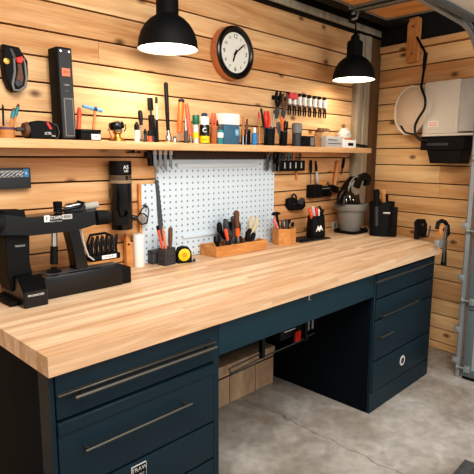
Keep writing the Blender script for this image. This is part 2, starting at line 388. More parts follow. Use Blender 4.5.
m = mbw(t); m.bx(c.x-.028, c.x+.028, YF-.0085, YF-.0065, c.z-.033, c.z+.015); m.build('plate_inset', BLKM, pl)
text('plate_lettering', 'TRAW', .022, LGREY, pl, Vector((c.x, YF-.009, c.z+.002))-t.location)
text('plate_lettering', 'TOOLS', .012, LGREY, pl, Vector((c.x, YF-.009, c.z-.020))-t.location)

XR0, XR1 = -1.40, -.617
t, ds = cabinet('drawer_cabinet', 'dark teal four-drawer cabinet under the far right end of the worktop, with a round badge', XR0, XR1, [(.697, .835), (.57, .689), (.322, .562), (.125, .314)], stile=.012, plinth=.118)
for (p, q, k) in (((377, 282.5), (424, 266.5), 0), ((383.5, 316.7), (419, 300.7), 1), ((382, 337.5), (393, 332), 2)):
    a = Py(*p, YF-.034); b = Py(*q, YF-.034); rod_handle(t, ds[k], a.x-.008, b.x+.01, (a.z+b.z)/2, ends=(.012, .016))
m = mbw(t); m.bx(XR0+.02, XR1-.03, YF-.016, YF-.003, .8, .806, .001); m.build('pull_lip', DGREY, ds[0])
c = Py(402.5, 360.5, YF-.006); T0 = Matrix.Translation((c.x, YF-.003, c.z)) @ Matrix.Rotation(PI/2, 4, 'X')
m = mbw(t); m.lathe([(.033, 0), (.034, .002), (.032, .004), (.026, .004), (.025, .0025), (.0, .0025)], 28, T0); bd = m.build('badge', LGREY, ds[3]); bd['label'] = 'round pale badge with a dark ring'
m = mbw(t); m.lathe([(.017, .0024), (.019, .0045), (.015, .0045)], 24, T0); m.bx(c.x-.004, c.x+.012, YF-.0075, YF-.005, c.z-.004, c.z+.004); m.build('emblem', DGREY, bd)

# kneehole apron drawer
t = thing('apron_drawer', 'wide shallow teal drawer front spanning the kneehole under the worktop', 'drawer', ((XL1+XR0)/2, -.5, .71))
m = mbw(t); m.bx(XL1+.002, XR0-.007, YF+.002, YF+.022, .712, .856, .003); m.build('drawer_front', TEAL2, t)
m = mbw(t); m.bx(XL1+.006, XR0-.01, YF+.022, -.1, .73, .855, .002); m.build('drawer_box', NAVY, t)
c = Py(310, 297.5, YF); m = mbw(t); m.bx(c.x-.009, c.x+.009, YF-.003, YF+.004, c.z-.013, c.z+.013, .002); p = m.build('lock_plate', LGREY, t)
m = mbw(t); m.bx(c.x-.006, c.x+.006, YF-.004, YF, c.z-.010, c.z+.010, .001); m.build('keyhole_inset', BLKM, p)
m = MB(); m.bx(XL1+.002, XR0-.002, -.045, -.028, 0, .72); tag(m.build('kneehole_shade_board', NAVY), 'dark board added for the shade at the back of the kneehole behind the crate', 'panel')  # added board, coloured dark for the shade under the worktop

# crate, cable rack, power strip in the kneehole
ct = Py(273, 346, -.18); c0 = Pz(273.5, 382, 0)
t = thing('storage_crate', 'pale wooden crate with vertical seams standing on the floor in the kneehole', 'crate', (-2.0, -.12, 0))
m = mbw(t); x = -2.59; hh = ct.z-.055
while x < c0.x-.02:
    w = min(.235, c0.x-x); m.t = random.random(); m.bx(x, x+w-.004, -.178, -.166, .0, hh, .002); x += w
m.bx(-2.59, -2.578, -.166, -.056, 0, hh); m.bx(c0.x-.016, c0.x-.004, -.166, -.056, 0, hh); m.bx(-2.59, c0.x-.004, -.06, -.05, 0, hh); m.build('crate_body', W_CRATE, t)
m = mbw(t); m.bx(-2.592, c0.x+.002, -.184, -.05, hh+.003, ct.z, .003); m.build('lid', W_CRATE, t)
m = mbw(t); m.bx(-2.58, c0.x-.01, -.165, -.06, .0, .012); m.build('crate_floor', W_CRATE, t)
# wire pull-out rack hung from drawer box
yk = -.60
def kp(x, y): return Py(x, y, yk)
t = thing('wire_rack', 'thin black wire rack hanging under the apron drawer in front of the crate', 'rack', (kp(250, 350).x, yk, .7))
m = mbw(t); L = [kp(*p) for p in ((229, 369), (231, 373.5), (262, 357.5), (300, 341), (314, 333))]
m.tube(L, .004); m.tube([kp(229, 369), kp(262, 353), kp(264, 356)], .004); m.build('wire_frame', HANDLE, t)
m = mbw(t); a, b_ = kp(217, 381), kp(300, 344); m.tube([a, b_], .0035); m.build('lower_rod', BLKS, t)
for p in ((262, 354), (305, 337)):
    m = mbw(t); a = kp(*p); m.bx(a.x-.012, a.x+.012, yk-.012, yk+.012, a.z-.02, .7295, .002); m.build('hanger', BLK, t)
a, b_ = Py(279, 343, -.53), Py(316, 324, -.53); zc = kp(297, 336).z
t = thing('power_strip', 'black power strip with a red switch hung under the apron drawer', 'power strip', ((a.x+b_.x)/2, -.52, zc))
m = mbw(t); m.bx(a.x, b_.x, -.54, -.48, zc-.03, zc+.035, .006); m.build('housing', BLK, t)
c = Py(297.5, 336.5, -.54); m = mbw(t); m.bx(c.x-.028, c.x+.022, -.55, -.535, c.z-.03, c.z+.035, .005); m.build('switch', RED, t)
for p in (304, 308, 312):
    m = mbw(t); c = Py(p, 331, -.54); m.bx(c.x-.008, c.x+.008, -.546, -.535, zc-.028, zc+.034, .002); m.build('socket_rib', MGREY, t)
m = mbw(t); c = Py(284, 341, -.54); m.bx(c.x-.0, c.x+.1, -.543, -.536, zc+.012, zc+.018); m.build('edge_strip', LGREY, t)
for x in (a.x+.05, b_.x-.04):
    m = mbw(t); m.bx(x, x+.02, -.52, -.50, zc+.034, .7295); m.build('bracket', BLK, t)

# ------------------------------------------------------------------ shelf and gap shade
ZS = 1.560
m = MB(); m.bx(-4.4, -.372, -.20, -.001, ZS-.037, ZS, .004); tag(m.build('wall_shelf', W_SHELF), 'long pale wooden shelf on the back wall loaded with tools', 'shelf')
m = MB(); m.bx(Py(150, 155, -.03).x, Py(266, 155, -.03).x, -.03, -.001, 1.477, 1.521, .003); tag(m.build('gap_shade_strip', plain('dark_brown_gap_shade', srgb(58, 42, 36), .6)), 'dark brown strip painted as the shaded gap between shelf and pegboard', 'rail')  # brown strip stands in for the shadowed gap above the pegboard

# ------------------------------------------------------------------ pegboard
t = thing('pegboard', 'white perforated pegboard panel standing behind the worktop against the back wall', 'pegboard', (-1.7, -.015, .921))
def pegpiece(x0, x1, z0, z1):
    m = MB(); m.bx(x0, x1, -.016, -.002, z0, z1, .002); return m
xl, xm, xr_ = Py(142, 200, -.02).x, Py(157.5, 200, -.02).x, Py(274.5, 200, -.02).x
for (x0, x1, zt) in ((xl, xm-.002, Py(148, 184, -.02).z), (xm, xr_, 1.476)):
    o = pegpiece(x0, x1, .921, zt).build('perforated_panel', PEG, t); o.location = -Vector(t.location)
a, b_ = Py(178, 166, -.03), Py(257, 163, -.03); m = mbw(t); m.bx(a.x, b_.x, -.026, -.016, a.z-.012, a.z+.014, .003); m.build('ledge', LEDGE, t)
a, b_ = Py(184, 238, -.03), Py(222, 231, -.03); m = mbw(t); m.bx(a.x, b_.x+.12, -.026, -.016, a.z-.006, a.z+.010, .003); m.build('lower_ledge', LEDGE, t)
m = mbw(t); m.bx(xl-.018, xl-.001, -.02, -.001, .921, Py(140, 184, -.02).z, .002); m.build('edge_batten', W_BOX, t)

# ------------------------------------------------------------------ pendants
def pendant(label, px, rim, y, dia_px, top):
    c = Py(px, rim, y); k = dia_px*mpp(c)/.30
    t = thing('pendant_lamp', label, 'lamp', c, group=None)
    S = [(.15, 0), (.1515, .004), (.1505, .012), (.146, .045), (.134, .082), (.113, .117), (.088, .142), (.062, .158), (.056, .166), (.055, .255), (.050, .265), (.034, .27)]
    m = MB(); m.lathe([(r*k, z*k) for r, z in S] + [(.002, .27*k)], 40, caps=False); sh_ = m.build('lamp_shade', BLKM, t)
    I = [(.1485, .003), (.143, .045), (.131, .08), (.109, .114), (.08, .14), (.002, .145)]
    m = MB(); m.lathe([(.15*k, 0)]+[(r*k, z*k) for r, z in I], 40, caps=False); m.build('shade_lining', SHADEIN, sh_)
    m = MB(); m.lathe([(.001, .016*k), (.08*k, .012*k), (.138*k, .018*k), (.14*k, .03*k), (.001, .034*k)], 36, caps=False); m.build('diffuser', GLOW, t)
    m = MB(); m.lathe([(.034*k, .268*k), (.03*k, .30*k), (.012*k, .315*k), (.006, .33*k)], 16); m.build('socket', BLK, t)
    m = MB(); m.cyl((0, 0, .32*k), (0, 0, top-c.z), .006, n=8); m.build('cord', BLK, t)
    m = MB(); m.lathe([(.045, top-c.z-.02), (.05, top-c.z-.002), (.05, top-c.z)], 20); m.build('ceiling_mount', BLK, t)
    ld = bpy.data.lights.new('pendant_glow', 'SPOT'); ld.energy = 7; ld.color = (1, .88, .7); ld.shadow_soft_size = .11; ld.spot_size = math.radians(165); ld.spot_blend = .6
    lo = bpy.data.objects.new('pendant_glow', ld); COL.objects.link(lo); lo.location = c + Vector((0, 0, -.01))
    return c
pendant('black dome pendant lamp hanging at the upper left, nearest the clock', 168, 49.5, -.24, 59.5, 2.74)
c = pendant('black dome pendant lamp hanging in the far corner beside the grey post', 353.5, 80, -.24, 41.5, 2.5)
# metal bracket by the far lamp
c = Py(352, 16, -.335)
t = thing('beam_bracket', 'small silver bracket bolted to the dark beam above the far lamp', 'bracket', c)
m = mbw(t); m.bx(c.x-.035, c.x+.035, -.345, -.331, c.z-.045, c.z+.05, .003); m.build('plate', BLK, t)
m = mbw(t); m.tube([c+Vector((-.03, -.02, -.03)), c+Vector((.0, -.035, -.02)), c+Vector((.02, -.03, .02)), c+Vector((.015, -.016, .05))], .008); m.cyl(c+Vector((-.015, -.01, .01)), c+Vector((-.015, -.03, .01)), .01, n=8); m.build('hook', GALV, t)

# ------------------------------------------------------------------ wall clock
c = Py(232.5, 53.5, -.03); R0 = .152
t = thing('wall_clock', 'round wall clock with black bezel and cream dial on the boards', 'clock', (c.x, -.002, c.z)); t.rotation_euler = (PI/2, 0, 0)
m = MB(); m.lathe([(R0*.97, 0), (R0, .004), (R0, .045), (R0*.985, .05), (.001, .05)], 56); m.build('case', COPPER, t)
m = MB(); m.lathe([(R0*.985, .049), (R0*.98, .06), (R0*.93, .066), (R0*.86, .064), (R0*.83, .058), (R0*.76, .055), (R0*.74, .049), (R0*.74, .0485)], 56, caps=False); m.build('bezel', BLKS, t)
m = MB(); m.lathe([(.001, .0515), (R0*.76, .0515)], 56, caps=False); f = m.build('dial', FACE, t)
for h in range(1, 13):
    a = PI/2 - h*PI/6; big = h % 3 == 0
    text('numeral', str(h), .036 if big else .024, BLKM, f, (R0*.6*math.cos(a), R0*.6*math.sin(a), .0525), (0, 0, 0))
def hand(name, deg, L, w, z, mat, tail=.02):
    a = math.radians(90-deg); d = Vector((math.cos(a), math.sin(a), 0)); n = Vector((-d.y, d.x, 0)); m = MB()
    pts = [-d*tail+n*w*.5, -d*tail-n*w*.5, d*L*.8-n*w*.7, d*L, d*L*.8+n*w*.7]; m.prism([(p.x, p.y) for p in pts], z, z+.0012, 'z'); return m.build(name, mat, t)
hand('minute_hand', 52, .095, .006, .0555, BLKM); hand('hour_hand', 202, .06, .008, .054, BLKM)
m = MB(); m.lathe([(.008, .053), (.008, .058), (.002, .0595)], 16); m.build('hub', BLKM, t)
a = math.radians(90-52); m = MB(); m.box((.09*math.cos(a), .09*math.sin(a), .0572), (.014, .004, .0008), 0, Matrix.Rotation(a, 3, 'Z')); m.build('hand_tip', RED, t)

# ------------------------------------------------------------------ generic hand tools
def stick(name, label, cat, A, B, parts, group=None, n=12, roll=0):
    """a thing along the line A-B; each part is a lathe with z as a fraction of the length"""
    A, B = Vector(A), Vector(B); Ln = (B-A).length
    t = thing(name, label, cat, A, group=group, quat=aim(A, B, roll))
    for (pn, mat, prof) in parts:
        m = MB(); m.lathe([(r, z*Ln) for r, z in prof], n); m.build(pn, mat, t)
    return t
def onshelf(px, y=-.1): p = Py(px, 138, y); return Vector((p.x, y, ZS))
def up(px, py, y): return Py(px, py, y)
def driver(label, A, B, hm, hf=.42, r=.012, group=None, cat='screwdriver', cap=None):
    """handle at the top end B, steel shaft towards A"""
    P = [('shaft', STEEL, [(r*.3, 0), (r*.34, .03), (r*.34, 1-hf)]),
         ('handle', hm, [(r*.55, 1-hf), (r*.9, 1-hf+.02), (r*.72, 1-hf+.08), (r, 1-hf+.2*hf+.08), (r, .95), (r*.7, 1)])]
    if cap: P.append(('end_cap', cap, [(r*1.02, .93), (r*1.02, .985), (r*.6, 1.01)]))
    return stick('screwdriver', label, cat, A, B, P, group)
def pliers(label, A, B, hm, w=.03, th=.012, roll=0, group=None, jaw=STEEL, open_=.5):
    """handles at B, jaws at A"""
    A, B = Vector(A), Vector(B); Ln = (B-A).length
    t = thing('pliers', label, 'pliers', A, group=group, quat=aim(A, B, roll))
    for s in (-1, 1):
        m = MB(); m.tube([(s*.004, 0, Ln*.42), (s*w*.55*open_, 0, Ln*.55), (s*w*open_*1.1, 0, Ln*.75), (s*w*open_*.9, 0, Ln*.92), (s*w*open_*.8, 0, Ln)], [th*.45, th*.6, th*.65, th*.6, th*.4]); m.build('grip', hm, t)
        m = MB(); m.prism([(s*.001, 0), (s*w*.16, 0), (s*w*.42, Ln*.2), (s*w*.4, Ln*.36), (-s*w*.15, Ln*.44), (s*.001, Ln*.22)], -th*.3, th*.3, 'y'); m.build('jaw', jaw, t)
    m = MB(); m.cyl((0, -th*.45, Ln*.36), (0, th*.45, Ln*.36), w*.2, n=12); m.build('pivot', STEEL, t)
    return t
def hollow(r0, r1, h, wall=.003, base=.004): return [(r0*.94, 0), (r0, .002), (r1, h), (r1-wall, h), (max(r0-wall, .002), base), (.0005, base)]
def pot(name, label, cat, base, r0, r1, h, mat, group=None, n=24):
    t = thing(name, label, cat, base, group=group); m = MB(); m.lathe(hollow(r0, r1, h), n); m.build('body', mat, t); return t

# ------------------------------------------------------------------ left part of the shelf
Y = -.10
p = onshelf(7, Y)
t = thing('pencil_cup', 'low wooden pencil cup at the left end of the shelf', 'cup', p)
m = MB(); m.lathe(hollow(.03, .032, .05, .004), 24); m.build('body', W_BOX, t)
m = MB(); m.lathe([(.0325, .036), (.0335, .038), (.0335, .044), (.0325, .046)], 24, caps=False); m.build('band', PURPLE, t)
stick('pencil', 'thin black pencil standing upright in the low cup at the left shelf end', 'pencil', p+Vector((-.012, 0, .008)), up(2.7, 104, Y), [('barrel', BLK, [(.004, 0), (.004, .93)]), ('tip', DGREY, [(.004, .93), (.001, 1)])])
for a, b, l in (((.004, -.008), (14, 108), 'teal-collared wooden brush, left of the two in the low pencil cup'), ((.012, .004), (18.6, 104), 'teal-collared wooden brush leaning furthest right in the low pencil cup')):
    stick('brush', l, 'brush', p+Vector((a[0], a[1], .008)), up(*b, Y), [('handle', W_STICK, [(.0045, 0), (.006, .4), (.0055, .66)]), ('ferrule', TEALP, [(.0075, .64), (.0075, .9)]), ('bristles', BROWNP, [(.006, .9), (.0065, .95), (.003, 1)])])

a, b = onshelf(24, -.12), onshelf(54, -.12); h = up(40, 121, -.12).z-ZS
t = thing('cordless_driver', 'small black cordless driver lying on the shelf with a red and white mark', 'power tool', ((a.x+b.x)/2, -.12, ZS)); w = (b.x-a.x)
m = MB(); m.prism([(-w*.40, .004), (w*.46, .003), (w*.5, h*.3), (w*.46, h*.78), (w*.3, h*.97), (-w*.1, h), (-w*.38, h*.86), (-w*.41, h*.5)], -.032, .03, 'y', ch=.006); m.build('body', BLKM, t)
m = MB(); m.cyl((-w*.5, 0, h*.5), (-w*.38, 0, h*.5), h*.36, h*.42, 18); m.build('collar', BROWNP, t)
m = MB(); m.cyl((-w*.72, 0, h*.5), (-w*.5, 0, h*.5), .008, .010, 10); m.cyl((-w*.74, 0, h*.5), (-w*.7, 0, h*.5), .006, n=6); m.build('chuck', DGREY, t)
m = MB(); m.prism([(w*.14, h*.9), (w*.22, h*.92), (w*.34, h*.58), (w*.26, h*.55)], -.0335, -.031, 'y'); m.build('red_mark', RED, t)
text('lettering', 'XTR', .016, WHITE, t, (w*.18, -.0335, h*.32)); text('lettering', 'M12', .009, WHITE, t, (w*.37, -.0335, h*.2))
m = MB(); m.tube([(w*.32, -.02, h*.9), (w*.55, -.02, h*.8), (w*.62, -.02, h*.4), (w*.55, -.02, h*.1), (w*.4, -.02, .004)], .003, 8); m.build('strap', DGREY, t)

# tall black case leaning on the wall
a, b = up(62.3, 136, -.12), up(76.7, 136, -.12); wd = b.x-a.x; tp = up(66, 47.5, -.12)
base = Vector(((a.x+b.x)/2, -.075, ZS)); ang = -.012; H = tp.z-ZS
t = thing('level_case', 'tall black hard case standing on the shelf at left, with a salmon label', 'case', base); t.rotation_euler = (0, ang, 0)
t.location.z = ZS + abs(math.sin(ang))*wd/2 + .0005
m = MB(); m.box((0, 0, H/2), (wd, .085, H), .005); m.build('shell', BLKM, t)
m = MB(); m.box((0, -.0435, H/2), (wd*.86, .003, H*.96), .001); m.build('front_panel', DGREY, t).data.materials[0] = plain('case_front', srgb(44, 42, 42), .5)
m = MB(); m.box((.0, -.046, H*.735), (wd*.56, .003, H*.085), .0006); lb = m.build('label', SALMON, t); text('lettering', 'NL3', .014, BROWNP, lb, (0, -.048, H*.735))
text('lettering', 'LASER', .009, LGREY, t, (0, -.0455, H*.60)); text('lettering', 'LEVEL', .007, MGREY, t, (0, -.0455, H*.535))
m = MB(); m.box((.004, -.046, H*.25), (wd*.66, .004, H*.42), .0015); m.build('inset_frame', MGREY, t)
m = MB(); m.box((.004, -.0475, H*.25), (wd*.5, .004, H*.39), .001); m.build('inset', DGREY, t)
for s in (-1, 1):
    m = MB(); m.cyl((s*wd*.28, -.041, H*.955), (s*wd*.28, -.047, H*.955), .0045, n=12); m.build('screw', CHROME, t)

# black box, hammer and chisel to its right
a, b = onshelf(79, -.14), onshelf(99, -.14); h = up(88, 129.5, -.14).z-ZS; w = b.x-a.x
t = thing('parts_box', 'small black box with a white label on the shelf right of the tall case', 'box', ((a.x+b.x)/2, -.13, ZS))
m = MB(); m.bx(-w/2, w/2, -.03, .03, 0, h*.72, .003); m.build('body', BLKM, t); m = MB(); m.bx(-w/2-.001, w/2+.001, -.031, .031, h*.74, h, .003); m.build('lid', BLK, t)
m = MB(); m.bx(0, w*.46, -.0315, -.0295, h*.1, h*.6, .0005); lb = m.build('label', WHITE, t); text('lettering', 'M6', .011, DGREY, lb, (w*.23, -.032, h*.35))
stick('chisel', 'orange-brown wooden handled chisel leaning right of the tall black case', 'chisel', onshelf(78, -.06)+Vector((0, 0, .002)), up(79.5, 108, -.03), [('blade', STEEL, [(.005, 0), (.005, .2)]), ('handle', ORED, [(.006, .2), (.010, .3), (.0095, .6), (.011, .9), (.007, 1)])])
A = onshelf(93, -.075)+Vector((0, 0, .001)); B = up(94.8, 109, -.06)
t = stick('hammer', 'small hammer standing behind the black box, pale blue head and wooden handle', 'hammer', A, B, [('handle', W_STICK, [(.009, 0), (.007, .3), (.0065, .8), (.006, .98)])]); Ln = (B-A).length
m = MB(); m.lathe([(.006, -.062), (.008, -.058), (.0075, -.03), (.010, -.012), (.010, .012), (.008, .02), (.0095, .026), (.0095, .036), (.008, .038)], 16, Matrix.Translation((0, 0, Ln)) @ Matrix.Rotation(PI/2, 4, 'Y')); m.build('head', SKY, t)
m = MB(); m.lathe([(.0104, -.008), (.0108, 0), (.0104, .008)], 16, Matrix.Translation((0, 0, Ln)) @ Matrix.Rotation(PI/2, 4, 'Y')); m.build('head_band', NAVYP, t)

# palm router with brass base
p = onshelf(117.5, -.11); k = mpp(p)
t = thing('palm_router', 'small palm router with tilted black knob and brass base on the shelf', 'power tool', p)
m = MB(); m.lathe([(.042, 0), (.044, .003), (.042, .008), (.030, .010), (.027, .018), (.016, .022), (.014, .034), (.022, .040), (.022, .044)], 28); m.build('base', BRASS, t)
m = MB(); m.tube([(-.030, 0, .008), (-.040, -.006, .03), (-.046, -.004, .05)], [.005, .004, .0035]); m.ball((-.047, -.004, .054), .007); m.build('lever', COPPER, t)
m = MB(); m.lathe([(.018, .042), (.024, .046), (.026, .056), (.020, .060)], 22); m.build('collar', CHROME, t)
m = MB(); m.lathe([(.020, 0), (.034, .003), (.037, .012), (.036, .028), (.030, .037), (.012, .041), (.001, .041)], 28, Matrix.Translation((0, 0, .056)) @ Matrix.Rotation(-.22, 4, 'Y')); m.build('knob', BLKS, t)
m = MB(); m.tube([(.026, 0, .07), (.044, -.004, .082), (.046, -.004, .064), (.036, 0, .048)], .003); m.build('side_loop', BLK, t)

# bottles, drivers and markers, x = pixel on the shelf
def marker(label, px0, px1, top, y, body, cap, capf=.4):
    p = onshelf((px0+px1)/2, y); r = (px1-px0)/2*mpp(p); h = up((px0+px1)/2, top, y).z-ZS
    t = thing('marker', label, 'marker', p)
    m = MB(); m.lathe([(r, 0), (r, h*(1-capf))], 16); m.build('barrel', body, t)
    m = MB(); m.lathe([(r*1.06, h*(1-capf)), (r*1.0, h*.86), (r*.55, h*.92), (r*.5, h)], 16); m.build('cap', cap, t); return t
marker('short white tube with a black cap, leftmost of the small tools mid shelf', 134.5, 139.5, 122, -.11, WHITE, BLK)
driver('black topped screwdriver with red shank standing beside the short white tube', onshelf(142.3, -.1), up(140, 110.5, -.08), BLK, .45, .012)
marker('stubby dark marker on the shelf beside the red-shanked screwdriver', 143.5, 147, 129, -.13, DGREY, BLK)
marker('stubby black marker with an orange barrel below the black clamp', 147.5, 152, 129.5, -.15, ORED, BLK, .5)
# black bar clamp
A = onshelf(153, -.09); 
t = thing('bar_clamp', 'black bar clamp standing on the shelf with a square head', 'clamp', A, quat=aim(A, up(150, 98, -.06))); Ln = (up(150, 98, -.06)-A).length
m = MB(); m.bx(-.004, .004, -.006, .006, 0, Ln*.98, .001); m.build('bar', DGREY, t)
m = MB(); m.bx(-.013, .010, -.011, .011, Ln*.72, Ln, .003); m.build('fixed_head', BLK, t)
m = MB(); m.bx(-.012, .012, -.012, .012, Ln*.16, Ln*.62, .003); m.build('sliding_head', BLKM, t)
m = MB(); m.cyl((.012, 0, Ln*.2), (.012, 0, Ln*.02), .008, .007, 10); m.build('screw_grip', BLK, t)
A = onshelf(157, -.1); stick('utility_knife', 'slim upright knife with black grip and pale blade, beside the bar clamp', 'knife', A, up(156.3, 97, -.09), [('grip', BLKM, [(.010, 0), (.010, .02), (.008, .3), (.008, .5)]), ('blade', LGREY, [(.0055, .5), (.0055, .86)]), ('end_cap', BLK, [(.007, .86), (.007, .98), (.005, 1)])])
A = onshelf(168.6, -.1); stick('breaker_bar', 'tallest black bar on the shelf with a chrome socket at its foot', 'wrench', A, up(165.8, 82.5, -.07), [('socket', CHROME, [(.016, 0), (.018, .01), (.018, .10), (.013, .15), (.010, .2)]), ('bar', BLKM, [(.009, .19), (.0095, .22), (.0105, .5), (.0115, .97), (.008, 1)])])
p = onshelf(174.5, -.14); t = thing('socket', 'short chrome socket standing right of the black breaker bar', 'socket', p); m = MB(); m.lathe([(.010, 0), (.011, .002), (.011, .02), (.008, .024), (.008, .034), (.001, .034)], 16); m.build('barrel', CHROME, t); m = MB(); m.lathe([(.0083, .026), (.0088, .03), (.0083, .033)], 16, caps=False); m.build('ring', DGREY, t)
driver('fat orange-handled screwdriver with black cap, tallest orange tool on the shelf', onshelf(178.6, -.1), up(181.4, 99.5, -.09), ORANGE, .76, .0165, cap=BLK)
driver('slim coral-orange screwdriver leaning right of the fat orange screwdriver', onshelf(191.3, -.12), up(186.3, 103.5, -.08), ORED, .8, .011)
A = onshelf(186, -.15); stick('punch', 'short steel punch with dark grip between the two orange screwdrivers', 'punch', A, up(185.6, 118, -.14), [('grip', DGREY, [(.010, 0), (.011, .5)]), ('shank', STEEL, [(.008, .5), (.007, .8), (.003, 1)])])
def bottle(name, label, cat, px0, px1, top, y, parts, group=None, n=22):
    p = onshelf((px0+px1)/2, y); r = (px1-px0)/2*mpp(p); h = up((px0+px1)/2, top, y).z-ZS
    t = thing(name, label, cat, p, group=group)
    for (pn, mat, prof) in parts:
        m = MB(); m.lathe([(a*r, z*h) for a, z in prof], n); m.build(pn, mat, t)
    return t, r, h
bottle('glue_bottle', 'pale tube bottle with a dark green cap on the shelf', 'bottle', 192.5, 199.5, 115, -.1, [('body', LGREY, [(.78, 0), (.8, .02), (.8, .6), (.7, .68)]), ('cap', GREEN, [(.95, .68), (1, .7), (1, .97), (.9, 1)]), ('label', YEL, [(.82, .2), (.82, .4)])])
t, r, h = bottle('spray_can', 'black and yellow spray can with a white cap on the shelf', 'can', 199.5, 209.5, 113, -.1, [('body', BLKS, [(.93, 0), (1, .02), (1, .58), (.9, .62)]), ('cap', WHITE, [(.9, .62), (.95, .63), (.92, .86), (.86, .88)]), ('nozzle', NAVYP, [(.6, .88), (.6, .97), (.4, 1)]), ('yellow_band', YEL, [(1.015, .04), (1.015, .26)])], n=26)
vd = Vector((CAM.x-t.location.x, CAM.y-t.location.y)); va = math.atan2(vd.y, vd.x)
dd = Vector((math.cos(va), math.sin(va), 0))
text('lettering', 'C', r*1.2, WHITE, t, dd*(r+.0012)+Vector((0, 0, h*.44)), (PI/2, 0, va+PI/2))
text('lettering', 'GREASE', r*.3, BLKM, t, dd*(r*1.015+.0012)+Vector((0, 0, h*.15)), (PI/2, 0, va+PI/2))
# wooden cup with snips and teal tube
p = onshelf(214.5, -.1)
t = thing('wooden_cup', 'small reddish wooden cup of hand tools beside the spray can', 'cup', p); h = up(214, 126, -.1).z-ZS
m = MB(); m.lathe(hollow(.022, .024, h, .003), 8); m.build('body', plain('red_wood', srgb(186, 112, 72), .6), t); m = MB(); m.lathe([(.0242, h-.008), (.0252, h-.006), (.0252, h-.001), (.0242, h)], 8, caps=False); m.build('rim', W_BOX, t)
pliers('coral-handled snips standing in the reddish wooden cup', p+Vector((.002, 0, .006)), up(213.5, 113, -.1), ORED, .026, .01)
driver('black handled screwdriver in the reddish wooden cup', p+Vector((.008, .006, .006)), up(219, 117, -.09), BLK, .45, .009)
t, r, h = bottle('teal_tube', 'small teal and white tube standing right of the reddish cup', 'bottle', 217.5, 223.5, 125, -.15, [('body', TEALP, [(.95, 0), (1, .03), (1, .75)]), ('cap', DGREY, [(.7, .75), (.7, .96), (.6, 1)]), ('label', WHITE, [(1.03, .35), (1.03, .6)])])
# blue canister
a, b = onshelf(223, -.14), onshelf(239.5, -.14); h = up(231, 113.5, -.14).z-ZS; w = b.x-a.x-.008
t = thing('square_canister', 'square slate-blue canister with a tall white lid, largest container on the shelf', 'canister', ((a.x+b.x)/2, -.105, ZS))
m = MB(); m.bx(-w/2, w/2, -.04, .04, 0, h*.63, .006); m.build('body', SLATE, t)
m = MB(); m.bx(-w/2-.001, w/2+.001, -.041, .041, h*.635, h, .006); ld = m.build('lid', WHITE, t)
m = MB(); m.bx(w*.22, w*.44, -.0415, -.0395, h*.30, h*.5, .0006); lb = m.build('label', SKY, t); text('lettering', '500', .010, WHITE, lb, (w*.33, -.042, h*.4)); text('lettering', ':', .03, MGREY, ld, (w*.28, -.0415, h*.78))
# slim wooden tools, black box, blue bottle
stick('chisel', 'slim wooden handled chisel standing right of the square blue canister', 'chisel', onshelf(243, -.12), up(243.3, 116, -.1), [('blade', STEEL, [(.006, 0), (.006, .3)]), ('handle', W_STICK, [(.006, .3), (.0095, .4), (.008, .7), (.0095, .95), (.005, 1)])])
stick('awl', 'thin dark awl beside the slim wooden chisel on the shelf', 'awl', onshelf(246, -.14), up(247, 119, -.13), [('shank', STEEL, [(.002, 0), (.004, .4)]), ('handle', BROWNP, [(.006, .4), (.009, .7), (.006, 1)])])
a, b = onshelf(247, -.13), onshelf(252, -.13); h = up(249, 129, -.13).z-ZS
t = thing('tool_holder', 'narrow black holder box left of the small blue bottle', 'box', ((a.x+b.x)/2, -.1, ZS)); m = MB(); m.bx(-.018, .018, -.022, .022, 0, h*.9, .003); m.build('body', BLKM, t); m = MB(); m.bx(-.019, .019, -.023, .023, h*.9, h, .002); m.build('lid', DGREY, t)
bottle('blue_bottle', 'small bright blue bottle with a white cap on the shelf', 'bottle', 251.5, 257.3, 127.5, -.14, [('body', BLUE, [(.92, 0), (1, .03), (1, .62), (.5, .7)]), ('cap', WHITE, [(.5, .7), (.56, .72), (.5, .96), (.4, 1)])])
# dark cups with tools
def tool_cup(label, px0, px1, top, y):
    p = onshelf((px0+px1)/2, y); r = (px1-px0)/2*mpp(p); h = up((px0+px1)/2, top, y).z-ZS
    t = thing('tool_cup', label, 'cup', p); m = MB(); m.lathe(hollow(r*.92, r, h, .003), 24); m.build('body', BLKM, t); m = MB(); m.lathe([(r*1.0, h-.006), (r*1.05, h-.005), (r*1.05, h), (r*.98, h+.001)], 24, caps=False); m.build('rim', DGREY, t); return p
p = tool_cup('round black tool cup on the shelf with red-handled pliers', 263.5, 275, 128, -.11)
pliers('red handled pliers standing in the round black tool cup', p+Vector((-.004, 0, .01)), up(266.5, 111, -.11), RED, .034, .016)
stick('file', 'tall black file at the left of the round black tool cup', 'file', p+Vector((-.02, .005, .006)), up(261, 108, -.1), [('blade', DGREY, [(.0045, 0), (.0045, .5)]), ('handle', BLK, [(.006, .5), (.0075, .7), (.0075, .97), (.004, 1)])])
stick('ruler_rod', 'thin steel rod at the right of the round black tool cup', 'rod', p+Vector((.018, 0, .006)), up(274, 110.5, -.11), [('rod', STEEL, [(.0035, 0), (.0035, .9)]), ('tip', DGREY, [(.005, .9), (.005, 1)])])
stick('brush', 'pinkish wooden stick brush leaning left of the round black cup', 'brush', onshelf(259.8, -.09), up(258.6, 112, -.06), [('handle', W_STICK, [(.004, 0), (.0055, .6)]), ('ferrule', COPPER, [(.006, .6), (.006, .8)]), ('bristles', PINK, [(.006, .8), (.007, .92), (.003, 1)])])
p = tool_cup('smaller black tool cup left of the grey cylinder', 279, 287.5, 131, -.13)
driver('orange handled screwdriver in the smaller black tool cup', p+Vector((0, 0, .008)), up(281.7, 117, -.13), ORANGE, .5, .010)
pliers('black handled pliers in the smaller black tool cup', p+Vector((.006, .004, .008)), up(286.3, 121, -.12), BLKM, .026, .012)
